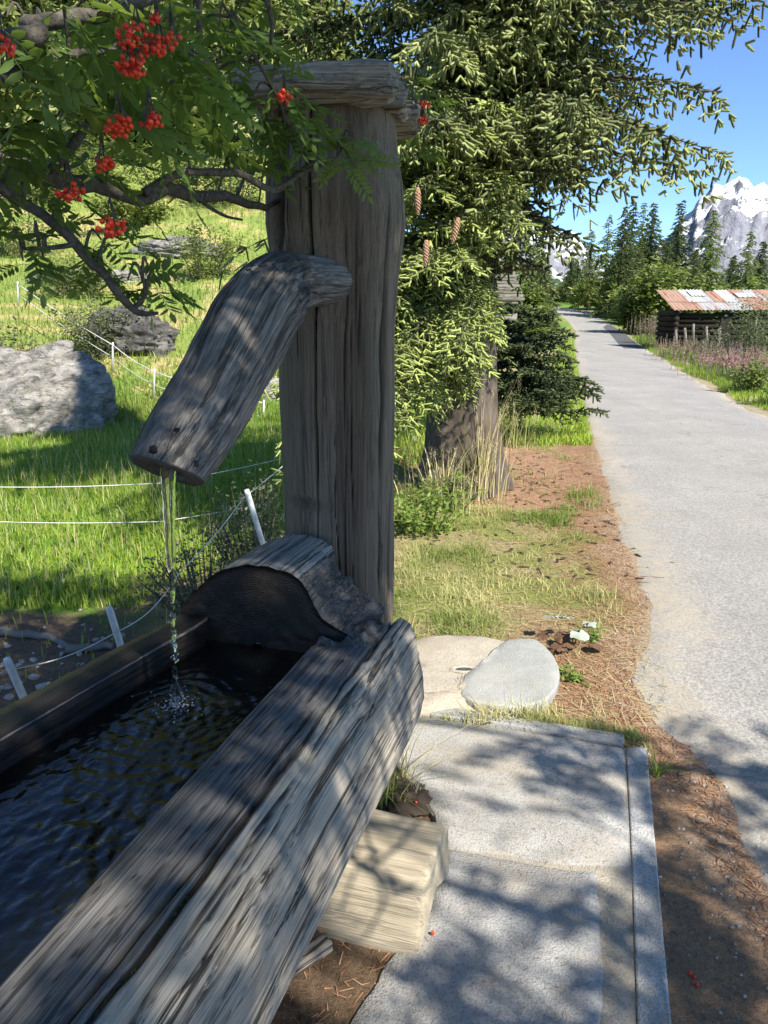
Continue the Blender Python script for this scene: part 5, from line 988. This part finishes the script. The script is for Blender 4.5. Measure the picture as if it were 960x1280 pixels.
for k, (px, py, Y, w, h, lab) in enumerate([(40, 250, 38, 2.2, 2.6, 'sunny bush far up the slope at the left edge'), (120, 235, 42, 2.6, 3., 'sunny bush up the slope below the berries'), (205, 230, 40, 2.4, 2.6, 'sunny bush up the slope under the rowan bough'), (290, 240, 38, 2.6, 3.2, 'sunny bush up the slope just left of the post'), (160, 270, 33, 1.6, 1.4, 'low sunny bush above the dark boulder')]): leafy('bush', gp(px, py, Y), w, h, 2600, .2, BROAD, lab, 'bush', 'bushes on the left slope', 16, asp=.6)
# broadleaf bushes and small trees along the far road
def tree(px, ytop, Y, wpx, mat, label, n, ls, group='bushes along the far road'):
    top = P3(px, ytop, Y); z0 = float(gz(top[0], Y))-.1; H = top[2]-z0; return leafy('bush', (top[0], Y, z0), wpx/960*Y/2, H, int(n*1.35), ls, mat, label, 'bush', group, 22, asp=.7)
tree(828, 322, 47, 104, BROAD, 'large yellow green broadleaf bush left of the shed', 4200, .34); tree(768, 342, 82, 62, BROAD, 'round broadleaf bush right of the road end', 2400, .32); tree(706, 344, 112, 60, BROAD, 'light bush left of the road end', 2400, .32); tree(732, 352, 98, 44, BROAD, 'small bush behind the road bend', 1400, .32)
tree(668, 352, 38, 46, BROAD, 'light bush over the left verge by the dark shrub', 2200, .28); tree(868, 345, 46, 60, BROAD, 'darker bush above the left end of the shed roof', 2000, .32); tree(792, 350, 62, 80, BROAD, 'broad yellow green bush before the dark spruce pair', 3000, .34); tree(856, 352, 54, 70, BROAD, 'yellow green bush peeking over the left half of the shed roof', 2600, .32); tree(900, 348, 52, 70, BROAD, 'bush behind the middle of the shed roof', 2000, .34); tree(945, 345, 50, 60, LARCH, 'light bush behind the right end of the shed roof', 1800, .34); tree(692, 364, 118, 60, BROAD, 'low bush where the road disappears', 1800, .4); tree(744, 370, 97, 46, BROAD, 'low bush right of where the road disappears', 1600, .36); tree(800, 364, 48, 40, BROAD, 'bush on the bank beside the dark asphalt patch', 1500, .26)
tree(610, 320, 30, 110, LARCH, 'light green bush glimpsed past the big spruce', 2600, .24)
v = [(645, 366, 34, 80), (560, 330, 28, 100), (530, 420, 20, 120), (610, 420, 22, 90)]
for k, (px, yt, Y, w) in enumerate(v): tree(px, yt, Y, w, BROAD, ['bush between the hut and the road', 'bush behind the low sunlit boughs', 'bush low behind the post right side', 'bush low behind the spruce trunk'][k], 1600, .2)
# bushes and fireweed by the shed
b_ = tree(945, 366, 24, 110, DRYBUSH, 'dusty dark green bush hiding the right end of the shed', 2600, .09); tree(940, 440, 16.2, 60, BROAD, 'green bush at the right verge below the fireweed', 1800, .07); tree(990, 452, 13.8, 74, BROAD, 'green bush at the right edge above dark shade', 1500, .06)
def fireweed(px, py, Y, w, h, n, mat, label, cat_='fireweed'):
    c = gp(px, py, Y); root = empty('fireweed_plant', c, label, cat_, 'fireweed clumps by the shed'); St, Pl, tv = [], [], []
    for k in range(n):
        x, y = random.gauss(0, w*.4), random.gauss(0, w*.4); hh = h*random.uniform(.65, 1.05); z0 = float(gz(c[0]+x, c[1]+y))-c[2]; lx_ = random.gauss(0, .1)*hh; St.append(tube(np.array([[x, y, z0], [x+lx_*.4, y, z0+hh*.6], [x+lx_, y, z0+hh]]), [.006, .005, .003], 3, False))
        for q in range(16):
            t = .45+.55*random.random(); a = random.random()*6.283; l = .07*(1.25-t); p = np.array([x+lx_*t*t, y, z0+hh*t]); d = np.array([math.cos(a), math.sin(a), random.uniform(.2, 1.)])*l; s = np.array([-math.sin(a), math.cos(a), 0])*l*.35; Pl.append((np.array([p-s*.4, p+s*.4, p+d+s, p+d-s]), np.array([[0, 1, 2, 3]]))); tv += [random.random()]*4
    v, f = cat(St); tag(ob('stems', mesh('stems', v, f, RBARK), root), kind='stuff'); v, f = cat(Pl); tag(ob('flowers', mesh('flowers', v, [np.vstack(f)], mat, smooth=False, attrs={'tint': np.array(tv)}), root), kind='stuff')
fireweed(818, 412, 37, 1.2, 1.4, 130, RUSHDRY, 'dry pinkish brown fireweed clump left of the shed'); fireweed(866, 425, 26, 1.3, .75, 70, RUSHDRY, 'thin fireweed in seed in front of the shed wall'); fireweed(940, 440, 19.5, 1.5, .95, 260, PINK, 'pink flowering fireweed clump at the right by the bush'); fireweed(900, 435, 22, 1.3, .6, 60, PINK, 'sparse pink fireweed between the shed and the road'); fireweed(880, 428, 27, 1.8, .85, 120, RUSHDRY, 'wide dry fireweed belt hiding the foot of the shed wall'); fireweed(842, 428, 28.5, 1.0, .6, 60, RUSHDRY, 'low dry fireweed at the left shed corner')
# ------------------------------------------------------------------ shed with patched corrugated roof
SD = np.array([P3(834, 430, 32)[0]+.1, 32., 0]); SD[2] = float(gz(SD[0]+1, 32.5))-.1
shed = empty('shed', SD, 'low dark log shed with a rusty patched corrugated iron roof', 'shed', None, -.03)
Zs = lambda y, Y: P3(850, y, Y)[2]-SD[2]
ze, zr = Zs(387.5, 31.6), Zs(363, 34.2); Ls = 6.2; slope = (zr-ze)/2.6
def corr(x0, x1, t0, t1, lift, mat, name='roof_sheet', rot=0):
    nx_ = max(8, int((x1-x0)/.035)); X_ = np.linspace(x0, x1, nx_); T_2 = np.linspace(t0, t1, 5); XX_, TT_ = np.meshgrid(X_, T_2); wv = .022*np.sin(XX_*2*np.pi/.15)
    def sh(o): return np.stack([XX_, -.4+2.6*TT_+rot*(XX_-x0), ze+slope*2.6*TT_+lift+wv+o], -1).reshape(-1, 3)
    V = np.vstack([sh(0), sh(-.006)]); F = np.vstack([grid(nx_, 5), grid(nx_, 5)[:, ::-1]+nx_*5]); return ob(name, mesh(name, V, F, mat), shed)
def tinmat(name, a, b, rust, amt):
    m = M(name, .55, .4); o = m.obj(); n = m.noise(m.scale(o, (5, .7, .7)), 1, 6, .7); n2 = m.noise(o, 9, 4, .7); c = m.ramp(n2, [(.3, a), (.7, b)]); m.col(m.mix(m.ramp(n, [(.62-amt, (0, 0, 0)), (.70-amt, (1, 1, 1))]), c, rust)); m.set(Metallic=.15); return m.m
TG = tinmat('grey_tin', (.34, .34, .33), (.48, .48, .47), (.34, .17, .10), .10); TR = tinmat('rusty_tin', (.36, .21, .14), (.44, .30, .22), (.30, .12, .06), .12); TW = tinmat('pale_tin', (.46, .47, .47), (.58, .58, .57), (.36, .27, .20), .06)
for a in [(-.05, .55, .0, .40, 0, TR), (.50, 1.1, .0, .42, .008, TR), (1.05, 1.65, 0, .42, 0, TG), (1.6, 2.3, 0, .42, .008, TG), (2.25, 3.2, 0, .42, 0, TG), (3.1, 4.6, 0, .42, .008, TR), (4.5, 6.2, 0, .42, 0, TG), (-.05, .85, .38, 1., .02, TR), (.8, 1.5, .36, 1., .03, TW), (1.4, 1.9, .38, 1.02, .022, TG), (1.85, 2.35, .36, .9, .032, TR), (2.3, 2.95, .38, 1, .02, TW), (2.9, 3.5, .4, 1., .03, TR), (3.4, 4.2, .36, 1.01, .02, TG), (4.1, 4.9, .38, 1, .03, TR), (4.8, 6.2, .38, 1., .02, TG), (1.1, 1.75, .62, .9, .07, TW), (3.0, 3.8, .55, .8, .06, TW)]: corr(*a)
DW = wood('dark_shaded_shed_wood', (.012, .009, .007), (.03, .023, .018), (.055, .044, .034))  # dark wood with the shadow on the wall put into its colour
zb = ze-.10
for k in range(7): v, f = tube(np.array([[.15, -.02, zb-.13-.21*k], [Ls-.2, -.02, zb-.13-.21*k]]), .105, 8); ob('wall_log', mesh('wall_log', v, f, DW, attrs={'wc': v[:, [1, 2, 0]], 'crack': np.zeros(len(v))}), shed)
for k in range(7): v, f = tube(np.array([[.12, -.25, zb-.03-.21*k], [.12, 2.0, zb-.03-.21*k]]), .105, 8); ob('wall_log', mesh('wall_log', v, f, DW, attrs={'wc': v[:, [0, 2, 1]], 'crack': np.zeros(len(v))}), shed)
for x in (.2, 1.35, 2.2, 3.4, 4.6): v, f = tube(np.array([[x, -.36, ze-.07], [x, .3, ze-.07+.66*slope], [x, 1.5, ze-.07+1.8*slope]]), .065, 10); ob('rafter', mesh('rafter', v, f, WOOD_TOP, attrs={'wc': v[:, [0, 2, 1]], 'crack': np.zeros(len(v))}), shed)
board(1.9, 2.35, -.16, -.135, zb-1.3, zb-.12, 900, shed, DW, 'plank', .004, .05)
# old grey hut half hidden behind the spruce
hp_ = P3(612, 392, 20); hz_ = float(gz(hp_[0], 20)); hut = empty('hut', (hp_[0], 20, hz_), 'old grey timber hut glimpsed behind the big spruce', 'hut')
r0, r1 = P3(612, 338, 21)[2]-hz_, P3(612, 374, 19.2)[2]-hz_
for k in range(9): board(-1.0, .72, -.9+.19*k, -.72+.19*k, r1+(r0-r1)*k/9-.03, r1+(r0-r1)*k/9+.035, 910+k, hut, WOOD_CAP, 'roof_board', .006, .08)
for k in range(5): board(-.9, .6, -.62, -.56, r1-.25-.25*k, r1-.02-.25*k, 930+k, hut, WOOD_POST_B if 'WOOD_POST_B' in globals() else WOOD_OUT, 'wall_board', .006, .08)
# small weathered posts by the far fence on the right bank
pf = empty('post_fence', gp(770, 392, 46), 'row of little wooden fence posts on the bank beyond the asphalt patch', 'fence'); pfl = np.array(pf.location)
for px, py, Y in ((746, 384, 84), (753, 386, 80), (760, 389, 76), (767, 392, 72), (775, 396, 66)): b = P3(px+4, py, Y); z0 = float(gz(b[0], b[1])); v, f = tube(np.array([[b[0], b[1], z0], [b[0]+.03, b[1], z0+.9]])-pfl, [.07, .06], 6); ob('post', mesh('post', v, f, WOOD_CAP, attrs={'wc': v, 'crack': np.zeros(len(v))}), pf)
# weathered sticks leaning before the shed
pf = empty('stick_fence', gp(880, 432, 28.5), 'broken weathered sticks of an old fence before the shed', 'fence'); pfl = np.array(pf.location)
for px, y0, y1, dx in ((845, 412, 436, 0), (858, 410, 434, -2), (866, 405, 432, 1), (884, 408, 436, -1), (897, 410, 438, 3), (945, 400, 430, 0)): v, f = tube(np.array([P3(px, y1, 28.5), P3(px+dx, y0, 28.4)])-pfl, [.06, .045], 6); ob('stick', mesh('stick', v, f, WOOD_CAP, attrs={'wc': v, 'crack': np.zeros(len(v))}), pf)

# ------------------------------------------------------------------ mountains
def mountmat():
    m = M('mountain_rock_snow', .9, .1); a = m.attr('snow'); o = m.pos(); n = m.noise(o, .004, 8, .7); n2 = m.noise(o, .02, 6, .75)
    r = m.ramp(n2, [(.3, (.16, .165, .20)), (.7, (.34, .34, .38))]); r = m.mix(m.attr('green'), r, (.05, .085, .055))  # blue-grey rock tone stands in for distance haze
    f = m.ramp(m.math('ADD', a, m.math('MULTIPLY', m.math('SUBTRACT', n2, .5), 1.7)), [(.42, (0, 0, 0)), (.55, (1, 1, 1))]); m.col(m.mix(f, r, (.86, .88, .92))); m.bump(m.math('ADD', n, n2), 1., 25); return m.m
MM = mountmat()
def mountain(name, pts, D, depth, seed, gl):
    pts = np.array(pts, float); pxs = np.linspace(pts[0, 0], pts[-1, 0], 180); ridge_y = np.interp(pxs, pts[:, 0], pts[:, 1]); nr = 100; V, snow, green = [], [], []
    tt_ = np.linspace(0, 1.25, nr)
    ridge_y = ridge_y+3.5*fbm(pxs/22., pxs*0+seed, 0, 4, 850)*(gl < 1)
    for t in tt_:
        Y = D-depth*(1-t); top = np.stack([P3(a, b, D) for a, b in zip(pxs, ridge_y)]); X = top[:, 0]*(Y/D); h = (top[:, 2]-30)*(np.clip(t, 0, 1)**1.15 if t <= 1 else np.ones(1)*(1-(t-1)*2.2))+20
        sc = 1/(.13*depth); wx = X*sc*1.3+.5*fbm(X*sc, Y*sc, 0, 3, 860); rn_ = 0; am_ = 1.; fq = 1.
        for q in range(6): rn_ = rn_+am_*(1-2*np.abs(vnoise(wx*fq, Y*sc*.55*fq+seed, 0, 800+seed+q))); am_ *= .55; fq *= 2.1
        am = .085*(top[:, 2])*np.sin(np.pi*min(t, 1.)*.95)**.6
        h = h+am*(rn_-.3); V.append(np.stack([X, np.full_like(X, Y), h], 1)); rel = h/top[:, 2].max(); snow.append(rel*1.15-(.30 if seed == 3 else .52)+.10*rn_*0+.42*fbm(X*sc*3, Y*sc*3, 3, 6, 830, .65)+(.0 if t < 1 else .5)); green.append(np.clip((gl-rel)*6+.8*fbm(X*sc*4, Y*sc*4, 0, 3, 840), 0, 1))
    V = np.stack(V); n_ = np.gradient(V[..., 2], axis=0); g_ = np.hypot(np.gradient(V[..., 2], axis=0)/np.gradient(V[..., 1], axis=0).clip(1), np.gradient(V[..., 2], axis=1)/np.gradient(V[..., 0], axis=1).clip(1)); snow = np.stack(snow)+.30-.26*np.clip(g_, 0, 2.5)
    return tag(ob(name, mesh(name, V.reshape(-1, 3), grid(180, nr), MM, attrs={'snow': snow.ravel(), 'green': np.stack(green).ravel()}), None), kind='structure')
mountain('mountain', [(790, 330), (815, 312), (840, 290), (852, 272), (866, 262), (872, 252), (884, 247), (893, 237), (905, 236), (914, 227), (925, 219), (935, 220), (942, 229), (950, 226), (962, 232), (985, 238), (1010, 262), (1060, 250), (1120, 285), (1300, 320)], 4600, 2300, 3, .18)
mountain('mountain', [(480, 330), (560, 300), (620, 285), (660, 278), (684, 284), (697, 291), (712, 288), (722, 292), (733, 306), (745, 322), (765, 345), (800, 370)], 6800, 2600, 12, .20)
mountain('hill', [(560, 350), (640, 338), (690, 330), (705, 345), (730, 358), (780, 362), (830, 355), (900, 350), (960, 340), (1100, 330)], 2400, 900, 22, 3.)
